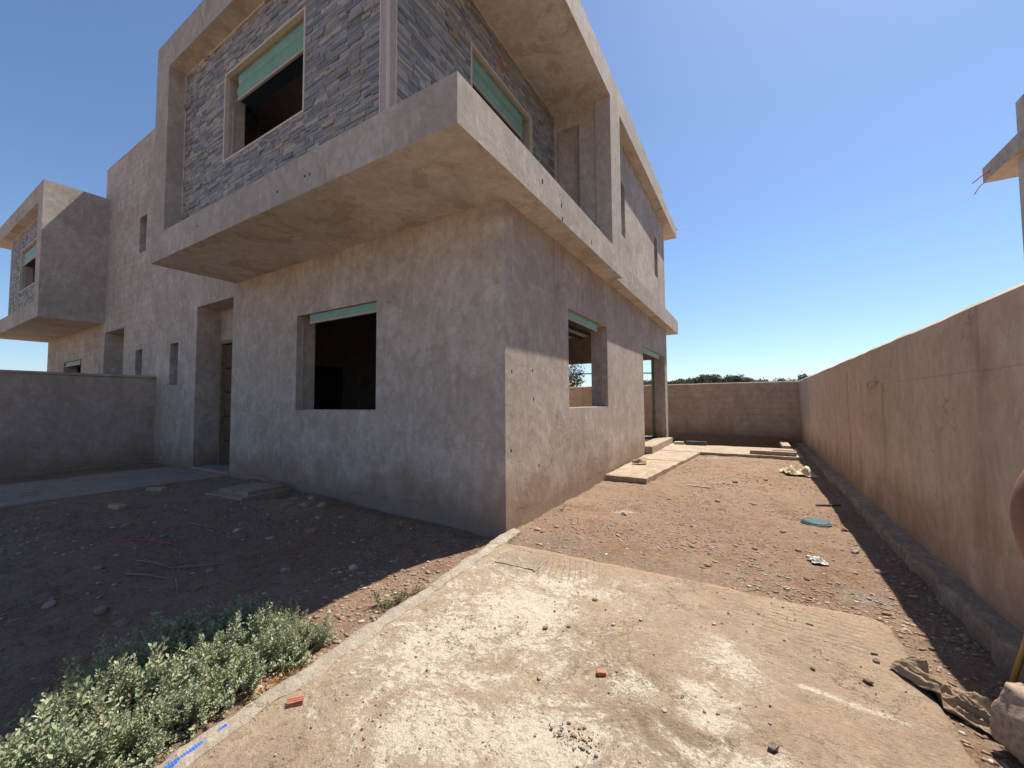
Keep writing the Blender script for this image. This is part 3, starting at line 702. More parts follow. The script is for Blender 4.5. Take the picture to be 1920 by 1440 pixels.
villa = tag(empty('villa', (0, 0, 0)), 'unfinished grey-brown villa with stone-clad upper storey in a projecting concrete frame', 'house')
mx = house(villa, False, True)
clad(villa, mx, [('x', -W2+PW+0.022, XS-0.125, H1+T, HF-0.03, UW), ('y', YS+0.112, YE, H1+T, HF-0.03, VW)], 3, 290)
nb = tag(empty('neighbouring_villa', (-21.75, 0, 0)), 'twin villa joined beyond the low divider wall, its stone-faced box partly in shadow', 'house')
mx2 = house(nb, True, False)
clad(nb, mx2, [('x', -W2+PW+0.022, XS-0.125, H1+T, HF-0.03, UW)], 9, 0)

def cable(name, pts, r, mat, parent=None, label=None, cat=None, n=8):
    V, F = tube_mesh(pts, r, n); o = mesh_obj(name, V, F, mat, parent, smooth=True)
    if label: tag(o, label, cat)
    return o
def smooth_pts(pts, k=6):
    out = []; P = [Vector(p) for p in pts]
    for i in range(len(P)-1):
        p0, p1, p2, p3 = P[max(i-1, 0)], P[i], P[i+1], P[min(i+2, len(P)-1)]
        for j in range(k):
            t = j/k; out.append(0.5*((2*p1)+(p2-p0)*t+(2*p0-5*p1+4*p2-p3)*t*t+(3*p1-p0-3*p2+p3)*t**3))
    return out + [P[-1]]
cable('cable_sleeve', smooth_pts([(XS-0.02, 1.12, 7.19), (XS+0.05, 1.16, 7.22), (XS+0.09, 1.21, 7.14), (XS+0.07, 1.17, 6.98)]), 0.008, 'red', villa)
cable('cable_sleeve', smooth_pts([(Q-0.02, 11.3, 7.86), (Q+0.1, 11.38, 7.9), (Q+0.22, 11.5, 7.93)]), 0.012, 'red', villa)
# anchor scraps in the ledge and a small socket box by the entrance
for (x, y, z) in ((Q+0.004, 0.35, 4.42), (Q+0.004, 0.95, 4.36), (Q+0.004, 0.98, 4.17), (Q+0.004, 2.2, 4.25)):
    csg_obj('form_hole', [(x-0.05, x, y-0.016, y+0.016, z-0.03, z+0.03)], [], 'black', villa, 0.004)
for (x, z) in ((-1.9, 4.33), (-2.6, 4.31), (-4.9, 4.4), (-2.0, 4.34)):
    csg_obj('form_hole', [(x-0.014, x+0.014, -PJ-0.004, -PJ+0.05, z-0.016, z+0.016)], [], 'black', villa, 0.004)
for (y, z) in ((0.16, 1.95), (0.75, 1.6), (0.72, 2.0), (0.13, 0.95), (0.9, 0.66)):
    csg_obj('form_hole', [(-0.05, 0.003, y-0.012, y+0.012, z-0.02, z+0.02)], [], 'black', villa, 0.003)
csg_obj('socket_box', [(-8.51, -8.49, 0.22, 0.27, 2.36, 2.43)], [], 'lip', villa, 0.004)
# loose cable and a prop seen through the side window
cable('hanging_cable', smooth_pts([(-0.42, 2.50, 4.12), (-0.43, 2.52, 3.2), (-0.44, 2.60, 2.5), (-0.41, 2.58, 1.6), (-0.42, 2.57, 0.31)]), 0.013, 'black', None, 'thin black cable hanging inside the side window of the villa', 'cable')
cable('timber_rail', [(-4.4, 10.97, 2.72), (-0.52, 10.97, 2.60)], 0.022, 'black', None, 'dark thin rail fixed across the rear opening of the villa', 'rail')
o = bpy.data.objects['timber_rail']

# ------------------------------------------------------------------ villa beyond the right-hand wall
fx = 8.37
fv = tag(empty('far_villa', (fx, 0, 0)), 'pale villa rising beyond the tall side wall, only its roof overhang showing', 'house')
csg_obj('wall', [(fx+0.20, fx+0.45, -0.5, 10.9, -0.3, 7.7), (fx+0.20, fx+9, 10.65, 10.9, -0.3, 7.7), (fx+0.20, fx+9, 0, 0.25, -0.3, 7.7), (fx+8.75, fx+9, 0, 10.9, -0.3, 7.7)], [(fx, fx+1, 5, 5.4, 5.4, 6.7), (fx, fx+1, 8.6, 9.1, 5.5, 6.7)], 'house', fv, 0.012)
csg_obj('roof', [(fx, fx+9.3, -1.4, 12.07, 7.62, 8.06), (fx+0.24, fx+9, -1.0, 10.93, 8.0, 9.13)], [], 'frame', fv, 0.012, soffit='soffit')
cable('cable_sleeve', smooth_pts([(fx+0.05, 11.6, 7.78), (fx-0.08, 11.75, 7.76), (fx-0.16, 12.2, 7.74)]), 0.014, 'red', fv)
cable('cable_sleeve', smooth_pts([(fx+0.02, 12.05, 7.63), (fx-0.05, 12.1, 7.58), (fx-0.1, 12.3, 7.44)]), 0.011, 'red', fv)

# ------------------------------------------------------------------ boundary walls
XWL, HW, YBW = 4.03, 2.26, 13.07
def wavy_wall(name, x0, x1, y0, y1, z0, z1, mat, label, top_n=1, seed=0, face='x', at=None):
    """wall with a hand-finished, slightly uneven top and rounded arrises"""
    V = []; F = []
    L = (y1-y0) if face == 'x' else (x1-x0); n = int(L/0.12)
    a0, a1 = (x0, x1) if face == 'x' else (y0, y1)
    m = None
    for j in range(n+1):
        t = (y0 if face == 'x' else x0) + L*j/n
        q = lambda k, f: float(vnoise(np.array(t*f), np.array(k*7.7), seed))
        zt = z1 + 0.018*q(1, 0.8) + 0.014*q(2, 3.3)
        ring = [(a0, z0), (a0+0.006*q(3, 1.5), zt-0.03), (a0+0.03, zt), (a1-0.03, zt+0.006*q(4, 2)), (a1+0.006*q(5, 1.5), zt-0.03), (a1, z0)]
        m = len(ring)
        for (a, z) in ring: V.append((a, t, z) if face == 'x' else (t, a, z))
        if j:
            for k in range(m-1): F.append([(j-1)*m+k, (j-1)*m+k+1, j*m+k+1, j*m+k])
    F.append(list(range(m))); F.append([n*m+k for k in range(m)][::-1])
    o = mesh_obj(name, V, F, mat, at=at or (x0, y0, z0))
    return tag(o, label, 'wall')
wr = wavy_wall('boundary_wall', XWL, XWL+0.2, -10, YBW+0.2, -0.3, HW, 'wall_right', 'long tan rendered side wall with dark vertical drip stains', seed=3)
wb = wavy_wall('boundary_wall', -24, XWL-0.003, YBW, YBW+0.2, -0.3, HW, 'wall_back', 'brown rendered rear wall with faint block courses, below the treetops', seed=5, face='y')
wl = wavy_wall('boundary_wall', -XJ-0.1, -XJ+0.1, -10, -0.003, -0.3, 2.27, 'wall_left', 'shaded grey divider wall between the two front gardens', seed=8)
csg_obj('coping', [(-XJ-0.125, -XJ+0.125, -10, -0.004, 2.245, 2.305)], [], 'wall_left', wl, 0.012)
# footing of the side wall: a rough mortar strip, then broken pieces further on
V = []; F = []; n = 240
for j in range(n+1):
    y = -6 + (YBW+5.97)*j/n
    q = lambda k, f: float(vnoise(np.array(y*f), np.array(k*4.4), 61))
    wd = 0.135 + 0.06*q(1, 2.2) + 0.06*q(2, 8); ht = 0.08 + 0.03*q(3, 1.7) + 0.035*q(4, 9)
    for (dx, z) in ((0.02, ht+0.012+0.02*q(9, 5)), (-wd*0.5+0.03*q(10, 7), ht+0.02*q(5, 12)), (-wd+0.012*q(7, 16), ht-0.006+0.015*q(8, 15)), (-wd-0.014-0.03*q(6, 13), ht*0.4), (-wd-0.03+0.02*q(11, 9), -0.2)):
        V.append((XWL+dx, y, z))
m = 5
for j in range(n):
    for i in range(m-1): F.append([j*m+i, j*m+i+1, (j+1)*m+i+1, (j+1)*m+i])
mesh_obj('footing', V, F, 'footing', wr)
cable('wire_loop', smooth_pts([(XWL+0.01, 2.62, 1.80), (XWL-0.04, 2.70, 1.795), (XWL-0.05, 2.88, 1.80), (XWL-0.05, 3.0, 1.76), (XWL-0.04, 2.9, 1.70), (XWL-0.03, 2.74, 1.755), (XWL+0.01, 2.64, 1.79)]), 0.006, 'wire', None, 'small loop of bent wire sticking out of the tan side wall', 'wire')

# pool basin behind the terrace
pool = tag(empty('pool_basin', (1.7, 11.7, 0)), 'unfinished sunken pool basin with raised kerbs behind the terrace', 'pool')
csg_obj('basin', [(0.03, 3.62, 10.62, 12.95, -1.0, 0.02)], [(0.2, 3.36, 10.68, 12.62, -0.75, 1)], 'pool', pool, 0.01)
csg_obj('kerb_block', [(3.37, 3.60, 10.75, 12.6, 0.0, 0.17)], [], 'slab', pool, 0.015)
csg_obj('kerb_block', [(0.04, 3.60, 12.63, 12.93, 0.0, 0.24)], [], 'pool', pool, 0.015)

# ------------------------------------------------------------------ loose things on the ground
def gh(x, y): return float(ground_h(np.array(x), np.array(y)))
def rough_block(name, x, y, z, lx, ly, lz, rot, mat, label, cat, bevel=0.01, tilt=0.0, group=None):
    me = bpy.data.meshes.new(name); bm = bmesh.new(); bmesh.ops.create_cube(bm, size=1)
    bmesh.ops.subdivide_edges(bm, edges=bm.edges, cuts=2, use_grid_fill=True)
    r = random.Random(int(x*991+y*577))
    for v in bm.verts: v.co = Vector((v.co.x*lx, v.co.y*ly, v.co.z*lz)) + Vector((r.uniform(-1, 1), r.uniform(-1, 1), r.uniform(-1, 1)))*min(lx, ly, lz)*0.06
    bm.to_mesh(me); bm.free(); finish(me, mat)
    o = link(name, me); o.location = (x, y, z+lz*0.45); o.rotation_euler = (tilt, tilt*0.6, rot)
    if bevel: add_bevel(o, bevel)
    return tag(o, label, cat, group)
rough_block('concrete_beam', 3.05, 8.72, 0.10, 1.05, 0.20, 0.11, -0.03, 'slab', 'long precast beam on the terrace edge by the side wall', 'beam')
rough_block('concrete_beam', 3.38, 9.55, 0.10, 0.62, 0.20, 0.07, -0.06, 'slab', 'short flat beam lying on the terrace nearer the pool', 'beam')
rough_block('terrace_block', 0.98, 10.45, 0.105, 0.62, 0.16, 0.13, 0.05, 'block', 'dark rectangular block lying on the terrace by the pool edge', 'block')
rough_block('terrace_block', 0.45, 10.42, 0.105, 0.3, 0.15, 0.10, 0.1, 'paper', 'small tan rubble block beside the dark block on the terrace', 'block')
# inspection cover in the garden, flush cover in the driveway
mh = tag(empty('inspection_cover', (-4.75, -0.62, 0)), 'square concrete inspection cover lying in the shaded garden soil', 'cover')
rz = 0.12
def rot_box(name, cx, cy, lx, ly, z0, z1, rot, mat, parent, bevel=0.008):
    c, s = math.cos(rot), math.sin(rot)
    V = [(cx+c*a*lx/2-s*b*ly/2, cy+s*a*lx/2+c*b*ly/2, z) for z in (z0, z1) for a, b in ((-1, -1), (1, -1), (1, 1), (-1, 1))]
    F = [[3, 2, 1, 0], [4, 5, 6, 7], [0, 1, 5, 4], [1, 2, 6, 5], [2, 3, 7, 6], [3, 0, 4, 7]]
    return mesh_obj(name, V, F, mat, parent, bevel=bevel)
rot_box('frame', -4.75, -0.62, 0.95, 0.82, -0.1, 0.09, rz, 'path', mh)
rot_box('lid', -4.72, -0.58, 0.74, 0.62, 0.08, 0.15, rz, 'path', mh)
fc = tag(empty('driveway_cover', (0.62, -0.72, 0)), 'flush square cover set in the corner of the driveway slab', 'cover')
rot_box('lid', 0.62, -0.70, 0.42, 0.36, -0.05, 0.004, 0.05, 'drive', fc, 0.003)
rot_box('rim', 0.845, -0.70, 0.016, 0.40, -0.05, 0.0065, 0.05, 'kerb', fc, 0.003)
# terracotta and stone fragments on the driveway
def shard(x, y, z, s, mat, label, cat, group=None, seed=0, flat=0.4, name='brick_shard'):
    r = random.Random(seed); me = bpy.data.meshes.new(name); bm = bmesh.new()
    bmesh.ops.create_icosphere(bm, subdivisions=2 if s > 0.05 else 1, radius=1)
    for v in bm.verts:
        d = 1+r.uniform(-0.22, 0.22); v.co = Vector((v.co.x*s*d, v.co.y*s*0.7*d, v.co.z*s*flat*d))
    bm.to_mesh(me); bm.free(); finish(me, mat)
    o = link(name, me); o.location = (x, y, z+s*flat*0.6); o.rotation_euler = (r.uniform(-.15, .15), r.uniform(-.15, .15), r.uniform(0, 6))
    return tag(o, label, cat, group)
hb = tag(empty('hollow_brick_piece', (0.55, -2.96, 0)), 'orange hollow-brick fragment with ridges on the driveway near the shrubs', 'brick')
c_, s_ = math.cos(0.9), math.sin(0.9)
for k in range(3):
    rot_box('rib', 0.55+(-s_)*(k-1)*0.016, -2.96+c_*(k-1)*0.016, 0.075, 0.011, -0.002, 0.024, 0.9, 'brick', hb, 0.002)
rot_box('plate', 0.55, -2.96, 0.074, 0.046, -0.002, 0.014, 0.9, 'brick', hb, 0.002)
rough_block('brick_shard', 1.84, -1.94, 0.0, 0.05, 0.036, 0.02, 0.5, 'brick', 'bright orange brick chip alone on the pale driveway', 'brick', 0.003)
shard(2.66, -2.03, 0.0, 0.034, 'footing', 'smooth grey pebble near the right part of the driveway', 'stone', None, 4, 0.6, 'pebble')
GR = 'dark chips scattered on the driveway'
for k, (x, y, s) in enumerate([(1.52, -1.13, 0.026), (1.36, -1.68, 0.022), (1.49, -1.58, 0.022), (2.92, -0.72, 0.028), (3.22, -0.92, 0.03), (3.21, -1.01, 0.03), (3.13, -1.26, 0.028), (2.88, -1.28, 0.018), (1.9, -1.25, 0.02), (2.35, -1.05, 0.016), (1.75, -1.4, 0.02), (2.2, -2.05, 0.017), (1.55, -2.15, 0.016)]):
    shard(x, y, 0.0, s, 'pebble', 'small dark stone chip lying on the concrete driveway', 'stone', GR, 40+k, 0.45, 'stone_chip')
# rocks in the garden and side yard, each large enough to pick out
ROCKS = []
for k in range(8):
    r = random.Random(300+k); me = bpy.data.meshes.new('rock'); bm = bmesh.new(); bmesh.ops.create_icosphere(bm, subdivisions=2, radius=1)
    for v in bm.verts:
        n = float(vnoise(np.array(v.co.x*1.7+k*9), np.array(v.co.y*1.7+v.co.z*2.3), 70)); v.co = v.co*(1+0.55*n+r.uniform(-0.05, 0.05)); v.co.z *= 0.55; v.co.y *= 0.75
    bm.to_mesh(me); bm.free(); finish(me, 'pebble'); ROCKS.append(me)
def rock(x, y, s, label, group, k):
    r = random.Random(k); o = link('rock', ROCKS[k % 8]); o.location = (x, y, gh(x, y)+s*0.18); o.scale = (s, s, s)
    o.rotation_euler = (r.uniform(-.2, .2), r.uniform(-.2, .2), r.uniform(0, 6.3)); tag(o, label, 'rock', group)
k = 0
for (x, y, s) in [(-0.92, -2.92, 0.06), (-1.2, -2.9, 0.045), (-1.53, -3.07, 0.05), (-1.0, -2.7, 0.05), (-2.0, -2.3, 0.05), (-1.75, -2.5, 0.05), (-2.6, -0.75, 0.07), (-2.3, -0.6, 0.06), (-1.35, -0.35, 0.085), (-2.9, -0.5, 0.075), (-3.1, -0.62, 0.08), (-3.3, -0.4, 0.07), (-3.5, -0.55, 0.06), (-0.7, -0.5, 0.06), (-2.2, -1.1, 0.08), (-2.4, -1.5, 0.05), (-3.0, -1.6, 0.05), (-1.2, -1.2, 0.045), (-0.9, -1.5, 0.045), (-3.4, -2.2, 0.05), (-4.2, -2.3, 0.06), (-2.8, -2.9, 0.05), (-1.9, -3.1, 0.06), (-2.3, -3.3, 0.05), (-1.4, -1.9, 0.05), (-1.6, -1.6, 0.04), (-0.5, -0.9, 0.04)]:
    rock(x, y, s, 'rounded brown stone lying on the shaded garden soil', 'stones on the garden soil', k); k += 1
for (x, y, s) in [(1.0, 1.6, 0.05), (0.25, 0.35, 0.05), (0.35, 0.3, 0.04), (0.42, 0.55, 0.035), (2.0, 0.72, 0.035), (2.6, 0.95, 0.035), (2.1, 3.0, 0.05), (2.6, 3.1, 0.045), (2.9, 1.8, 0.04), (3.0, 1.1, 0.035), (1.4, 2.8, 0.035), (1.9, 1.5, 0.03), (3.5, 1.3, 0.045), (2.3, 4.6, 0.05), (2.8, 5.2, 0.05), (3.0, 0.3, 0.03), (2.83, -0.02, 0.03), (1.2, 0.6, 0.03), (2.2, 0.2, 0.03), (3.45, -0.1, 0.035), (3.6, 0.8, 0.04), (3.55, 2.2, 0.05)]:
    rock(x, y, s, 'rough stone lying on the reddish soil of the side yard', 'stones in the side yard', k); k += 1
# crumpled paper sack, lid, slat, plastic, foam, cables of waste
def crumple(name, x, y, lx, ly, h, rot, mat, label, cat, seed, folds=3.0, nx_=36, ny_=26, th=0.004, shape=None):
    V = []; F = []; c, s = math.cos(rot), math.sin(rot); r = random.Random(seed)
    g0 = max(gh(x, y), 0.0 if False else -1)
    for j in range(ny_+1):
        for i in range(nx_+1):
            u, v = i/nx_-0.5, j/ny_-0.5
            wv = 0.16*float(vnoise(np.array(u*4.0+seed), np.array(v*4.0), seed)) ; wu = 0.16*float(vnoise(np.array(u*4.0), np.array(v*4.0+seed), seed+1))
            a, b = (u+wu)*lx, (v+wv)*ly
            fold = 1-abs(math.sin((v*folds + 0.9*float(vnoise(np.array(u*3.1), np.array(v*2.0), seed+2)) + 0.5*u)*math.pi))**0.7
            z = h*(0.6*fold*(0.5+1.2*abs(float(vnoise(np.array(u*4+9), np.array(v*3), seed+6)))) + 0.9*max(0, float(vnoise(np.array(u*5), np.array(v*7), seed+3))+0.25) + 0.3*float(vnoise(np.array(u*13), np.array(v*17), seed+4)))
            edge = min(1, (0.5-abs(u))*5, (0.5-abs(v))*5)
            z = max(0.004, z*(0.35+0.65*edge))
            px, py = x+c*a-s*b, y+s*a+c*b
            V.append((px, py, max(gh(px, py), 0.003 if (px < 3.42 and py < -0.38) else -1) + z + 0.01))
    n = nx_+1
    for j in range(ny_):
        for i in range(nx_): F.append([j*n+i, j*n+i+1, (j+1)*n+i+1, (j+1)*n+i])
    o = mesh_obj(name, V, F, mat, smooth=True, at=(x, y, gh(x, y)))
    sd_ = o.modifiers.new('thick', 'SOLIDIFY'); sd_.thickness = th; sd_.offset = 0
    return tag(o, label, cat)
def draped_cloth():
    nx_, ny_ = 130, 90; V = []; F = []; c, q = math.cos(-0.66), math.sin(-0.66)
    nz = lambda a, b, sd: float(vnoise(np.array(a), np.array(b), sd))
    rid = lambda a, b, sd: 1-min(1, abs(nz(a, b, sd))*3.2)
    for j in range(ny_+1):
        for i in range(nx_+1):
            u, v = i/nx_-0.5, j/ny_-0.5
            wid = 0.085+0.07*(u+0.5)+0.05*nz(u*6, 1.0, 201)
            cy = 0.05*nz(u*3.5, 2.0, 202)
            a = u*0.66 + 0.03*nz(v*6, u*3, 203); b = cy + v*wid*2*(0.9+0.25*nz(u*9, v*3, 204))
            w_ = v*4.5 + 1.3*nz(u*3.0, v*2.2, 205)
            z = 0.05*rid(u*3.4, w_, 206)**1.2 + 0.034*rid(u*7.0+3, w_*2.3, 207)**1.6 + 0.012*rid(u*14, w_*4, 208)
            edge = max(0.0, min(1, (0.5-abs(v))*6, (0.5-abs(u))*8))
            px, py = 3.565+c*a-q*b, -1.20+q*a+c*b
            V.append((px, py, max(gh(px, py), 0.002 if (px < 3.42 and py < -0.40) else -1) + z*(0.25+0.75*edge) + 0.008))
    n = nx_+1
    for j in range(ny_):
        for i in range(nx_): F.append([j*n+i, j*n+i+1, (j+1)*n+i+1, (j+1)*n+i])
    o = mesh_obj('burlap_cloth', V, F, 'cloth', smooth=True, at=(3.565, -1.20, 0))
    m_ = o.modifiers.new('thick', 'SOLIDIFY'); m_.thickness = 0.004; m_.offset = 0
    return tag(o, 'crumpled brown burlap cloth beside the driveway edge, half in shadow', 'cloth')
draped_cloth()
crumple('paper_sack', 3.38, 6.15, 0.55, 0.42, 0.20, 0.3, 'paper', 'crumpled pale paper sack on the reddish soil', 'sack', 31, 1.5, 22, 18)
crumple('plastic_wrap', 3.13, 0.82, 0.13, 0.17, 0.07, 0.4, 'plastic', 'crumpled clear plastic wrapper on the side yard soil', 'wrapper', 44, 2.0, 20, 20, 0.001)
lid = tag(empty('bucket_cover', (3.29, 2.38, gh(3.29, 2.38))), 'round dark teal plastic lid lying on the side yard', 'lid')
def disc(name, r0, z0, z1, mat, parent, n=24, br=0.85):
    o0 = origin(parent); V = []; F = []
    for (r, z) in ((r0, z0), (r0, z0+(z1-z0)*0.7), (r0*br, z1)):
        for k in range(n): V.append((o0[0]+r*math.cos(2*math.pi*k/n), o0[1]+r*0.95*math.sin(2*math.pi*k/n), o0[2]+z))
    for q in range(2):
        for k in range(n): F.append([q*n+k, q*n+(k+1) % n, (q+1)*n+(k+1) % n, (q+1)*n+k])
    F.append(list(range(n))[::-1]); F.append([2*n+k for k in range(n)])
    return mesh_obj(name, V, F, mat, parent)
disc('disc', 0.15, 0.0, 0.04, 'teal', lid); disc('rim', 0.165, -0.01, 0.022, 'teal', lid)
rough_block('wooden_stick', 1.73, 3.86, gh(1.73, 3.86), 0.42, 0.035, 0.02, -0.1, 'paper', 'pale thin timber slat lying flat on the side yard', 'slat', 0.003)
rough_block('wooden_stick', 3.55, 3.4, gh(3.55, 3.4)+0.01, 0.36, 0.025, 0.02, 0.5, 'black', 'dark stick crossing the shadow edge near the side wall', 'slat', 0.003)
rough_block('foam_piece', -5.28, -2.12, gh(-5.28, -2.12), 0.26, 0.11, 0.06, 0.2, 'sponge', 'yellowish foam piece on the garden soil away from the path', 'foam', 0.012)
rough_block('foam_piece', -6.46, -1.3, gh(-6.46, -1.3), 0.30, 0.12, 0.06, 0.5, 'sponge', 'yellowish foam piece at the edge of the entry path', 'foam', 0.012)
crumple('cement_scrap', 0.32, 5.4, 0.3, 0.2, 0.14, 0.3, 'cloth', 'crumpled brown scrap on the side path slab', 'scrap', 51, 1.5, 14, 12)
bpy.data.objects['cement_scrap'].location.z += 0.11
cable('cable_offcut', smooth_pts([(-3.72, -2.55, gh(-3.72, -2.55)+0.015), (-3.5, -2.42, gh(-3.5, -2.42)+0.015), (-3.2, -2.3, gh(-3.2, -2.3)+0.015), (-3.02, -2.24, gh(-3.02, -2.24)+0.015)]), 0.006, 'red', None, 'red cable offcut lying on the shaded garden soil', 'cable')
for kk, (x, y, L, a) in enumerate([(-2.55, -2.55, 0.5, 0.3), (-2.3, -2.7, 0.4, 0.5), (-2.2, -2.3, 0.45, 0.9), (-1.9, -2.6, 0.35, -0.3), (-3.6, -1.8, 0.4, 0.2)]):
    V, F = tube_mesh([(x-L/2*math.cos(a), y-L/2*math.sin(a), gh(x-L/2*math.cos(a), y-L/2*math.sin(a))+0.012), (x, y, gh(x, y)+0.022), (x+L/2*math.cos(a), y+L/2*math.sin(a), gh(x+L/2*math.cos(a), y+L/2*math.sin(a))+0.012)], 0.007, 6, 0.004)
    tag(mesh_obj('dry_twig', V, F, 'stem', at=(x, y, gh(x, y))), 'dry grey twig lying on the shaded garden soil', 'twig', 'twigs on the garden soil')
# blue corrugated conduit bedded in the kerb
pts = [Vector((0.42, -3.22, 0.012)).lerp(Vector((0.47, -3.56, 0.012)), t/60) for t in range(61)]
V, F = tube_mesh(pts, lambda i: 0.014 if i % 2 else 0.0115, 10)
tag(mesh_obj('corrugated_conduit', V, F, 'blue', at=(0.44, -3.4, 0.03)), 'blue corrugated conduit bedded in the kerb below the shrubs', 'conduit')
# yellow pole leaning on the side wall
V, F = tube_mesh([(3.78, -0.92, 0.0), (3.90, -1.28, 1.15), (4.015, -1.66, 2.28)], 0.013, 10)
tag(mesh_obj('wooden_pole', V, F, 'pole', smooth=True, at=(3.78, -0.92, 0)), 'yellow wooden pole leaning against the tan side wall', 'pole')
# boulder beside the cloth
me = bpy.data.meshes.new('boulder'); bm = bmesh.new(); bmesh.ops.create_icosphere(bm, subdivisions=5, radius=1)
for v in bm.verts:
    p = v.co.copy(); m_ = max(abs(p.x), abs(p.y), abs(p.z)); p = p.lerp(p/m_*0.82, 0.5)
    n = 0.10*float(vnoise(np.array(p.x*1.6+4), np.array(p.y*1.6+p.z*2.1), 90)) + 0.03*float(vnoise(np.array(p.x*7), np.array(p.y*7+p.z*9), 91)); v.co = Vector((p.x*0.22, p.y*0.30, p.z*0.19))*(1+n)
MAT['boulder'] = simple('boulder_stone', (0.33, 0.245, 0.19), 0.95, 0.35, 0.6, 45)
bm.to_mesh(me); bm.free(); finish(me, 'boulder', smooth=True)
o = link('boulder', me); o.location = (3.79, -1.55, 0.09); o.rotation_euler = (0.06, 0.12, 0.5)
tag(o, 'big rough brown boulder against the footing of the side wall', 'boulder')

# gravel and crumbs nobody could count
ico = bmesh.new(); bmesh.ops.create_icosphere(ico, subdivisions=1, radius=1)
IV = np.array([v.co[:] for v in ico.verts]); IF = np.array([[v.index for v in f.verts] for f in ico.faces]); ico.free()
def scatter(name, n, region, smin, smax, seed, flat=0.5, zf=None, powr=3.0):
    r = np.random.default_rng(seed); P = []
    while len(P) < n:
        xy = region(r, n); P += [p for p in xy]
    P = np.array(P[:n]); s = smin + (smax-smin)*r.random(n)**powr
    z = ground_h(P[:, 0], P[:, 1]) if zf is None else np.full(n, zf)
    th = r.random(n)*6.28; c, q = np.cos(th), np.sin(th)
    J = 1 + 0.5*(r.random((n, len(IV), 1))-0.5)
    L = IV[None]*J*np.stack([s, s*(0.55+0.4*r.random(n)), s*flat*(0.5+0.6*r.random(n))], 1)[:, None, :]
    Vx = L[..., 0]*c[:, None]-L[..., 1]*q[:, None]+P[:, :1]; Vy = L[..., 0]*q[:, None]+L[..., 1]*c[:, None]+P[:, 1:2]; Vz = L[..., 2]+(z+s*flat*0.3)[:, None]
    V = np.stack([Vx, Vy, Vz], 2).reshape(-1, 3); F = (IF[None]+(np.arange(n)*len(IV))[:, None, None]).reshape(-1, 3)
    return link(name, big_mesh(name, V, F, 'pebble'))
def reg_garden(r, n):
    x = -9*r.random(n)**1.7 + 0.15; y = -4.6*r.random(n); k = ((vnoise(x*1.3, y*1.3, 77)+0.5)**3*2.2 > r.random(n)*0.8) & (x < kerb_x(y)-0.1) & ~((x < -6.8) & (x > -9.5)) & (y < -0.03)
    return np.stack([x, y], 1)[k]
def reg_side(r, n):
    x = 0.02 + 3.85*r.random(n); y = -0.38 + 9.0*r.random(n)**1.6; k = ((vnoise(x*1.5, y*1.5, 78)+0.5)**3*2.2 > r.random(n)*0.8) & ~((y > 3.6) & (x < 0.9+0.094*(y-3.7)))
    return np.stack([x, y], 1)[k]
def reg_edge(r, n):
    x = 3.42 + 0.42*r.random(n); y = -4 + 3.6*r.random(n); return np.stack([x, y], 1)
def reg_drive(r, n):
    x = 0.4 + 3.0*r.random(n); y = -0.4 - 3.4*r.random(n); k = (vnoise(x*2.1, y*2.1, 79)+0.5)**2 > r.random(n)*0.8; return np.stack([x, y], 1)[k]
def reg_pile(r, n):
    return np.stack([1.88+0.07*r.standard_normal(n), -2.42+0.035*r.standard_normal(n)], 1)
tag(scatter('gravel', 9000, reg_garden, 0.004, 0.032, 1, 0.35, None, 5.0), 'loose gravel and chips on the shaded garden soil', 'gravel', kind='stuff')
tag(scatter('gravel', 14000, reg_side, 0.0035, 0.026, 2, 0.3, None, 5.0), 'loose gravel and chips on the reddish side yard', 'gravel', kind='stuff')
tag(scatter('gravel', 1500, reg_edge, 0.004, 0.022, 3), 'loose gravel between the driveway and the side wall', 'gravel', kind='stuff')
tag(scatter('grit', 1300, reg_drive, 0.0025, 0.011, 4, 0.5, 0.001), 'fine grit sprinkled over the concrete driveway', 'grit', kind='stuff')
tag(scatter('grit', 80, reg_pile, 0.004, 0.013, 5, 0.6, 0.001), 'small heap of dark grit on the driveway', 'grit', kind='stuff')

# ------------------------------------------------------------------ shrubs along the kerb
def leaf_mesh(centres, dirs, sizes, r, wid=0.55, cup=0.25):
    """cupped leaves: 6 verts, 4 tris-worth of faces each; centres = leaf bases"""
    n = len(centres); d = dirs/np.linalg.norm(dirs, axis=1, keepdims=True)
    side = np.cross(d, r.standard_normal((n, 3))); side /= np.linalg.norm(side, axis=1, keepdims=True); nr = np.cross(side, d)
    nr = np.where(nr[:, 2:3] < 0, -nr, nr)
    s = sizes[:, None]; b = centres
    V = np.stack([b, b+d*s*0.5+side*s*wid*0.5+nr*s*cup*0.3, b+d*s*0.85+side*s*wid*0.3+nr*s*cup*0.15, b+d*s*1.02-nr*s*cup*0.1, b+d*s*0.85-side*s*wid*0.3+nr*s*cup*0.15, b+d*s*0.5-side*s*wid*0.5+nr*s*cup*0.3], 1).reshape(-1, 3)
    o = (np.arange(n)*6)[:, None]
    F = np.concatenate([o+np.array([[0, 1, 2, 3]]), o+np.array([[0, 3, 4, 5]])], 0)
    return V, F
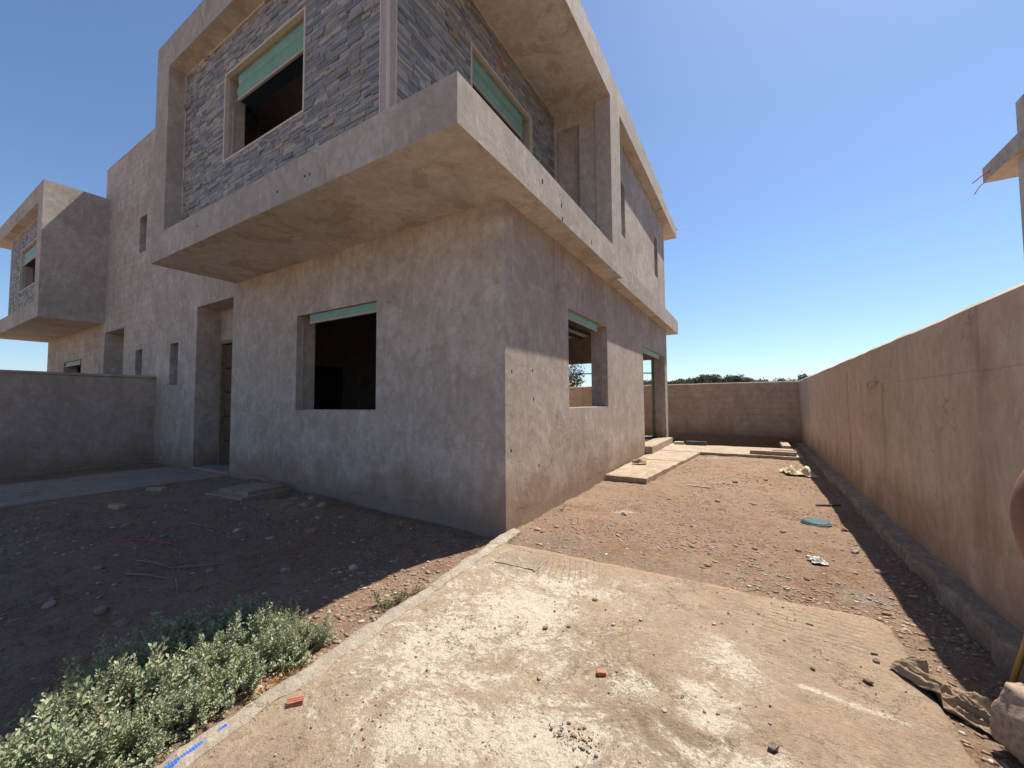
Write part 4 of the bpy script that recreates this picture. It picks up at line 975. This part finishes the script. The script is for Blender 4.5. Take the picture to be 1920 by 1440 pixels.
def shrub_meshes(seed, R, Hh, nst, mat='leaf', lsize=0.022):
    r = np.random.default_rng(seed); C = []; D = []; S = []; SV = []; SF = []
    hubs = [(R*0.85*math.sqrt(r.random()), r.random()*6.28, 0.45+0.75*r.random()) for _ in range(9)]
    for k in range(nst):
        hr, ha, hh = hubs[k % 9]; hx, hy = hr*math.cos(ha), hr*math.sin(ha)
        spread = 0.05+0.05*r.random(); a = r.random()*6.28
        low = r.random() < 0.25
        top = np.array([hx+spread*math.cos(a)*(2.2 if low else 1), hy+spread*math.sin(a)*(2.2 if low else 1), Hh*hh*(0.55+0.6*r.random())*(0.35 if low else 1)*(1.0-0.35*(hr/R)**2)])
        base = np.array([hx*0.7, hy*0.7, -0.02])
        mid = base*0.5+top*0.5+np.array([r.normal()*0.012, r.normal()*0.012, 0.0])
        pts = [tuple((1-t)**2*base+2*t*(1-t)*mid+t*t*top) for t in (0, .25, .5, .75, 1)]
        V, F = tube_mesh(pts, 0.0042, 5, 0.0016); b0 = len(SV); SV += V; SF += [[b0+i for i in f] for f in F]
        nl = int(20+16*r.random()); sz = lsize*(0.7+0.6*r.random())
        for j in range(nl):
            t = 0.22+0.78*((j+1)/nl)**0.8; p = (1-t)**2*base+2*t*(1-t)*mid+t*t*top; ang = j*2.4+r.random()*0.5
            tip = max(0, t-0.75)/0.25; C.append(p+np.array([math.cos(ang), math.sin(ang), 0])*0.002)
            D.append(np.array([math.cos(ang), math.sin(ang), 0.15+1.1*tip+0.35*r.random()])); S.append(sz*(0.6+0.7*r.random())*(1.05-0.1*tip))
        for q in range(2):
            t = 0.35+0.5*r.random(); p = (1-t)**2*base+2*t*(1-t)*mid+t*t*top; dv = r.standard_normal(3); dv[2] = abs(dv[2])*0.6+0.3; dv /= np.linalg.norm(dv)
            L = 0.025+0.04*r.random()
            for j in range(8):
                C.append(p+dv*L*(j+1)/8); ang = j*2.4; D.append(dv*0.6+np.array([math.cos(ang), math.sin(ang), 0.3])); S.append(sz*(0.35+0.6*r.random()))
    V, F = leaf_mesh(np.array(C), np.array(D), np.array(S), r)
    fm = big_mesh('foliage', V, F, mat)
    sm_ = bpy.data.meshes.new('stems'); sm_.from_pydata(SV, [], SF); finish(sm_, 'stem')
    return fm, sm_
SH = [shrub_meshes(500+k, 0.22, 0.30, 84) for k in range(6)]
def shrub(x, y, sc, rot, k, label, group, name='shrub', lib=SH, z=None):
    e = empty(name, (x, y, gh(x, y) if z is None else z)); e.rotation_euler = (0, 0, rot); e.scale = (sc, sc, sc)
    f, s = lib[k % len(lib)]; fo = link('foliage', f, e); tag(fo, kind='stuff'); so_ = link('stems', s, e); tag(so_, kind='stuff')
    return tag(e, label, 'shrub', group)
rs = random.Random(77)
LIT = [(-0.04, -2.48, 0.55), (-0.14, -2.60, 0.7), (0.0, -2.70, 0.62), (-0.14, -2.84, 0.85), (0.0, -2.98, 0.72), (-0.17, -3.08, 0.95), (0.04, -3.22, 0.75), (-0.12, -3.34, 1.0), (0.12, -3.46, 0.62), (-0.03, -3.56, 0.95), (0.12, -3.74, 0.8), (-0.08, -3.80, 1.0), (-0.28, -3.60, 1.0), (0.1, -3.98, 0.9), (-0.24, -3.38, 0.95)]
for k, (x, y, s) in enumerate(LIT):
    shrub(x, y, s, rs.random()*6, k, 'sunlit silvery-green leafy shrub along the driveway kerb', 'shrubs along the kerb')
DARK = [(-0.45, -2.46, 0.6), (-0.62, -2.62, 0.7), (-0.45, -2.72, 0.75), (-0.70, -2.86, 0.8), (-0.48, -2.92, 0.85), (-0.66, -3.08, 0.85), (-0.46, -3.18, 0.85), (-0.64, -3.32, 0.85), (-0.34, -2.56, 0.6), (-0.5, -3.5, 0.85)]
for k, (x, y, s) in enumerate(DARK):
    shrub(x, y, s, rs.random()*6, k+1, 'shaded dark green shrub on the garden side of the kerb plants', 'shaded shrubs behind the kerb plants')
WD = [shrub_meshes(600, 0.16, 0.16, 26, 'weed', 0.018)]
shrub(0.02, -1.82, 0.85, 0.3, 0, 'small dry olive weed growing against the kerb', None, 'dry_weed', WD)
shrub(0.07, -1.60, 0.5, 1.3, 0, 'tiny dry weed tuft at the kerb nearest the house corner', None, 'dry_weed', WD)
# dry straw under the shrubs
r = np.random.default_rng(88); n = 900
bx_ = 0.20+0.06*r.standard_normal(n); by_ = -2.80+0.12*r.standard_normal(n); bz = ground_h(bx_, by_)
dv = r.standard_normal((n, 3)); dv[:, 2] = np.abs(dv[:, 2])*0.6
V, F = leaf_mesh(np.stack([bx_, by_, bz], 1), dv, 0.03+0.04*r.random(n), r, 0.07, 0.1)
tag(link('dry_grass', big_mesh('dry_grass', V, F, 'straw')), 'patch of orange dry straw under the kerb shrubs', 'grass', kind='stuff')

# ------------------------------------------------------------------ trees beyond the rear wall
def tree_meshes(seed, Hh, R, n, leaf, loose=1.0, trunk=0.3):
    r = np.random.default_rng(seed); SV = []; SF = []; cl = []
    V, F = tube_mesh([(0, 0, -0.3), (0.1*r.normal(), 0.1*r.normal(), Hh*0.4), (0.2*r.normal(), 0.2*r.normal(), Hh*0.85)], trunk, 7, trunk*0.25); SV += V; SF += F
    for k in range(16):
        a = r.random()*6.28; z0 = Hh*(0.22+0.5*r.random()); rad = R*(0.35+0.65*r.random()); z1 = min(Hh*0.97, z0+Hh*(0.1+0.35*r.random()))
        tip = np.array([rad*math.cos(a), rad*math.sin(a), z1])
        b0 = len(SV); V, F = tube_mesh([(0, 0, z0), tuple(tip*0.55+np.array([0, 0, z0*0.45])), tuple(tip)], trunk*0.35, 5, trunk*0.08); SV += V; SF += [[b0+i for i in f] for f in F]
        cl.append((tip, R*(0.22+0.2*r.random())*loose)); cl.append((tip*0.6+np.array([0, 0, z0*0.35+Hh*0.12]), R*(0.2+0.2*r.random())*loose))
    cl.append((np.array([0, 0, Hh*0.93]), R*0.3))
    C = []; D = []
    per = n//len(cl)
    for (c, q) in cl:
        p = r.standard_normal((per, 3)); p /= np.linalg.norm(p, axis=1, keepdims=True); p *= (q*r.random(per)**0.45)[:, None]; p[:, 2] *= 0.75
        C.append(c+p); D.append(p+r.standard_normal((per, 3))*q*0.5)
    C = np.concatenate(C); D = np.concatenate(D)
    V, F = leaf_mesh(C, D, leaf*(0.6+0.8*r.random(len(C))), r, 0.6, 0.2)
    sm_ = bpy.data.meshes.new('trunk'); sm_.from_pydata(SV, [], SF); finish(sm_, 'bark')
    return big_mesh('crown', V, F, 'tree'), sm_
TR = [tree_meshes(700+k, 7.0, 2.6, 3600, 0.34) for k in range(4)]
def tree(x, y, sc, rot, k, label, group, lib=TR, name='tree'):
    e = empty(name, (x, y, 0)); e.rotation_euler = (0, 0, rot); e.scale = (sc, sc, sc*1.0)
    f, s = lib[k % len(lib)]; tag(link('crown', f, e), kind='stuff'); link('trunk', s, e)
    return tag(e, label, 'tree', group)
for k in range(20):   # the dense row
    t = k/19; d = 92+10*rs.random(); ax_ = -0.235+0.235*t
    hgt = 0.84+0.09*math.exp(-((t-0.62)/0.24)**2)+0.07*rs.random()
    tree(CAM.x+d*ax_, CAM.y+d, hgt, rs.random()*6, k, 'dark green tree in the dense row beyond the rear wall', 'dense tree row beyond the rear wall')
for k, (ax_, d, sc) in enumerate([(0.022, 125, 0.98), (0.034, 130, 0.90), (0.056, 120, 0.96), (0.062, 124, 0.92), (0.085, 118, 0.98), (0.096, 122, 1.08), (0.105, 119, 0.98), (0.13, 120, 0.97), (0.045, 135, 0.88), (0.008, 122, 0.93)]):
    tree(CAM.x+d*ax_, CAM.y+d, sc, rs.random()*6, k+1, 'lone distant tree right of the dense row, above the rear wall', 'scattered distant trees')
TL = [tree_meshes(800, 5.2, 1.9, 3000, 0.17, 0.8, 0.14)]
tree(CAM.x-0.432*30, CAM.y+30, 0.86, 0.5, 0, 'airy olive-green tree seen through the side window and rear opening', None, TL, 'olive_tree')
# a power line far to the left
pl_ = tag(empty('power_line', (-95, 5, 0)), 'thin distant power line beyond the twin villa, low in the sky', 'power line')
for (px, py) in ((-95, -38), (-95, 52)):
    V, F = tube_mesh([(px, py, -0.2), (px, py, 8.2)], 0.14, 8, 0.09); mesh_obj('pole', V, F, 'bark', pl_)
for q, zt in ((0, 8.0), (1, 7.5)):
    V, F = tube_mesh([(-95, -38+90*t/20, zt-1.1*4*(t/20)*(1-t/20)) for t in range(21)], 0.022, 5); mesh_obj('wire', V, F, 'black', pl_)

# ------------------------------------------------------------------ person at the right edge, elbow in view
def skinned(name, joints, edges, mat, parent=None, root=0, sub=2):
    me = bpy.data.meshes.new(name); me.from_pydata([j[:3] for j in joints], edges, []); finish(me, mat)
    o = link(name, me, parent)
    sk = o.modifiers.new('skin', 'SKIN'); sk.use_smooth_shade = True
    if not me.skin_vertices: 
        bm = bmesh.new(); bm.from_mesh(me); bm.verts.layers.skin.verify(); bm.to_mesh(me); bm.free()
    for i, j in enumerate(joints):
        v = me.skin_vertices[0].data[i]; rr = j[3]; v.radius = rr if isinstance(rr, tuple) else (rr, rr); v.use_root = (i == root)
    s_ = o.modifiers.new('sub', 'SUBSURF'); s_.levels = sub; s_.render_levels = sub
    return o
PX, PY = 3.472, -2.74
per = tag(empty('person', (PX, PY, 0)), 'person in a dark sleeveless top standing by the side wall, bare shoulder showing', 'person')
EL = (-0.215, 0.03, 1.10)
jb = [(0, 0, 0.95, (0.15, 0.11)), (0, 0, 1.12, (0.13, 0.10)), (0, 0, 1.32, (0.16, 0.11)), (0, 0, 1.44, (0.12, 0.08)), (0, 0.01, 1.52, 0.055), (0, 0.03, 1.60, 0.075), (0, 0.03, 1.70, 0.095), (0, 0.02, 1.78, 0.07),
      (-0.20, 0.02, 1.375, 0.088), (-0.235, 0.03, 1.27, 0.082), (EL[0], EL[1], EL[2], 0.056), (-0.17, 0.16, 1.03, 0.044), (-0.12, 0.26, 1.02, 0.034), (-0.10, 0.31, 1.02, 0.034),
      (0.17, 0, 1.41, 0.062), (0.25, 0.0, 1.24, 0.05), (0.28, 0.03, 1.10, 0.044), (0.28, 0.10, 0.92, 0.036), (0.28, 0.12, 0.85, 0.032),
      (-0.09, 0, 0.86, 0.085), (-0.11, 0.01, 0.50, 0.062), (-0.12, -0.02, 0.28, 0.052), (-0.12, -0.03, 0.10, 0.04), (-0.13, 0.10, 0.05, 0.035), (-0.13, 0.17, 0.04, 0.03),
      (0.09, 0, 0.86, 0.085), (0.11, 0.01, 0.50, 0.062), (0.12, -0.02, 0.28, 0.052), (0.12, -0.03, 0.10, 0.04), (0.13, 0.10, 0.05, 0.035), (0.13, 0.17, 0.04, 0.03)]
eb = [(0, 1), (1, 2), (2, 3), (3, 4), (4, 5), (5, 6), (6, 7), (3, 8), (8, 9), (9, 10), (10, 11), (11, 12), (12, 13), (3, 14), (14, 15), (15, 16), (16, 17), (17, 18), (0, 19), (19, 20), (20, 21), (21, 22), (22, 23), (23, 24), (0, 25), (25, 26), (26, 27), (27, 28), (28, 29), (29, 30)]
# fingers: five short chains from each hand
for (h, dirv) in ((13, (0.03, 0.07, -0.02)), (18, (0.0, 0.03, -0.075))):
    bx0 = jb[h]
    for f in range(5):
        off = (0.0, (f-2)*0.016, 0.0); L = (0.7, 0.95, 1.05, 0.98, 0.8)[f]
        if f == 0: dd = (dirv[0]*0.3+0.02, dirv[1]-0.045, dirv[2]*0.5)
        else: dd = tuple(q*L for q in dirv)
        a = len(jb); jb.append((bx0[0]+off[0]+dd[0]*0.5, bx0[1]+off[1]+dd[1]*0.5, bx0[2]+dd[2]*0.5, 0.0095)); jb.append((bx0[0]+off[0]+dd[0]*1.1, bx0[1]+off[1]+dd[1]*0.9, bx0[2]+dd[2]*1.15, 0.008)); eb += [(h, a), (a, a+1)]
skinned('body', jb, eb, 'skin', per)
skinned('shirt', [(0, 0, 0.93, (0.175, 0.13)), (0, 0, 1.12, (0.155, 0.125)), (0, 0, 1.32, (0.18, 0.13)), (0, 0, 1.445, (0.125, 0.09)), (-0.12, 0, 1.42, 0.085), (0.12, 0, 1.42, 0.085)], [(0, 1), (1, 2), (2, 3), (3, 4), (3, 5)], 'shirt', per)
skinned('trousers', [(0, 0, 1.0, (0.16, 0.12)), (0, 0, 0.90, (0.16, 0.125)), (-0.10, 0, 0.80, 0.10), (-0.11, 0.01, 0.50, 0.08), (-0.12, -0.02, 0.11, 0.065), (0.10, 0, 0.80, 0.10), (0.11, 0.01, 0.50, 0.08), (0.12, -0.02, 0.11, 0.065)], [(0, 1), (1, 2), (2, 3), (3, 4), (1, 5), (5, 6), (6, 7)], 'trouser', per)
me = bpy.data.meshes.new('hair'); bm = bmesh.new(); bmesh.ops.create_uvsphere(bm, u_segments=20, v_segments=12, radius=0.108)
bmesh.ops.delete(bm, geom=[v for v in bm.verts if v.co.z < -0.02 - 0.5*max(0, -v.co.y) + (0.06 if v.co.y > 0.04 else 0)], context='VERTS')
for v in bm.verts: v.co.z *= 1.05
bm.to_mesh(me); bm.free(); finish(me, 'hair', smooth=True)
h_ = link('hair', me, per); h_.location = (0, 0.015, 1.735)
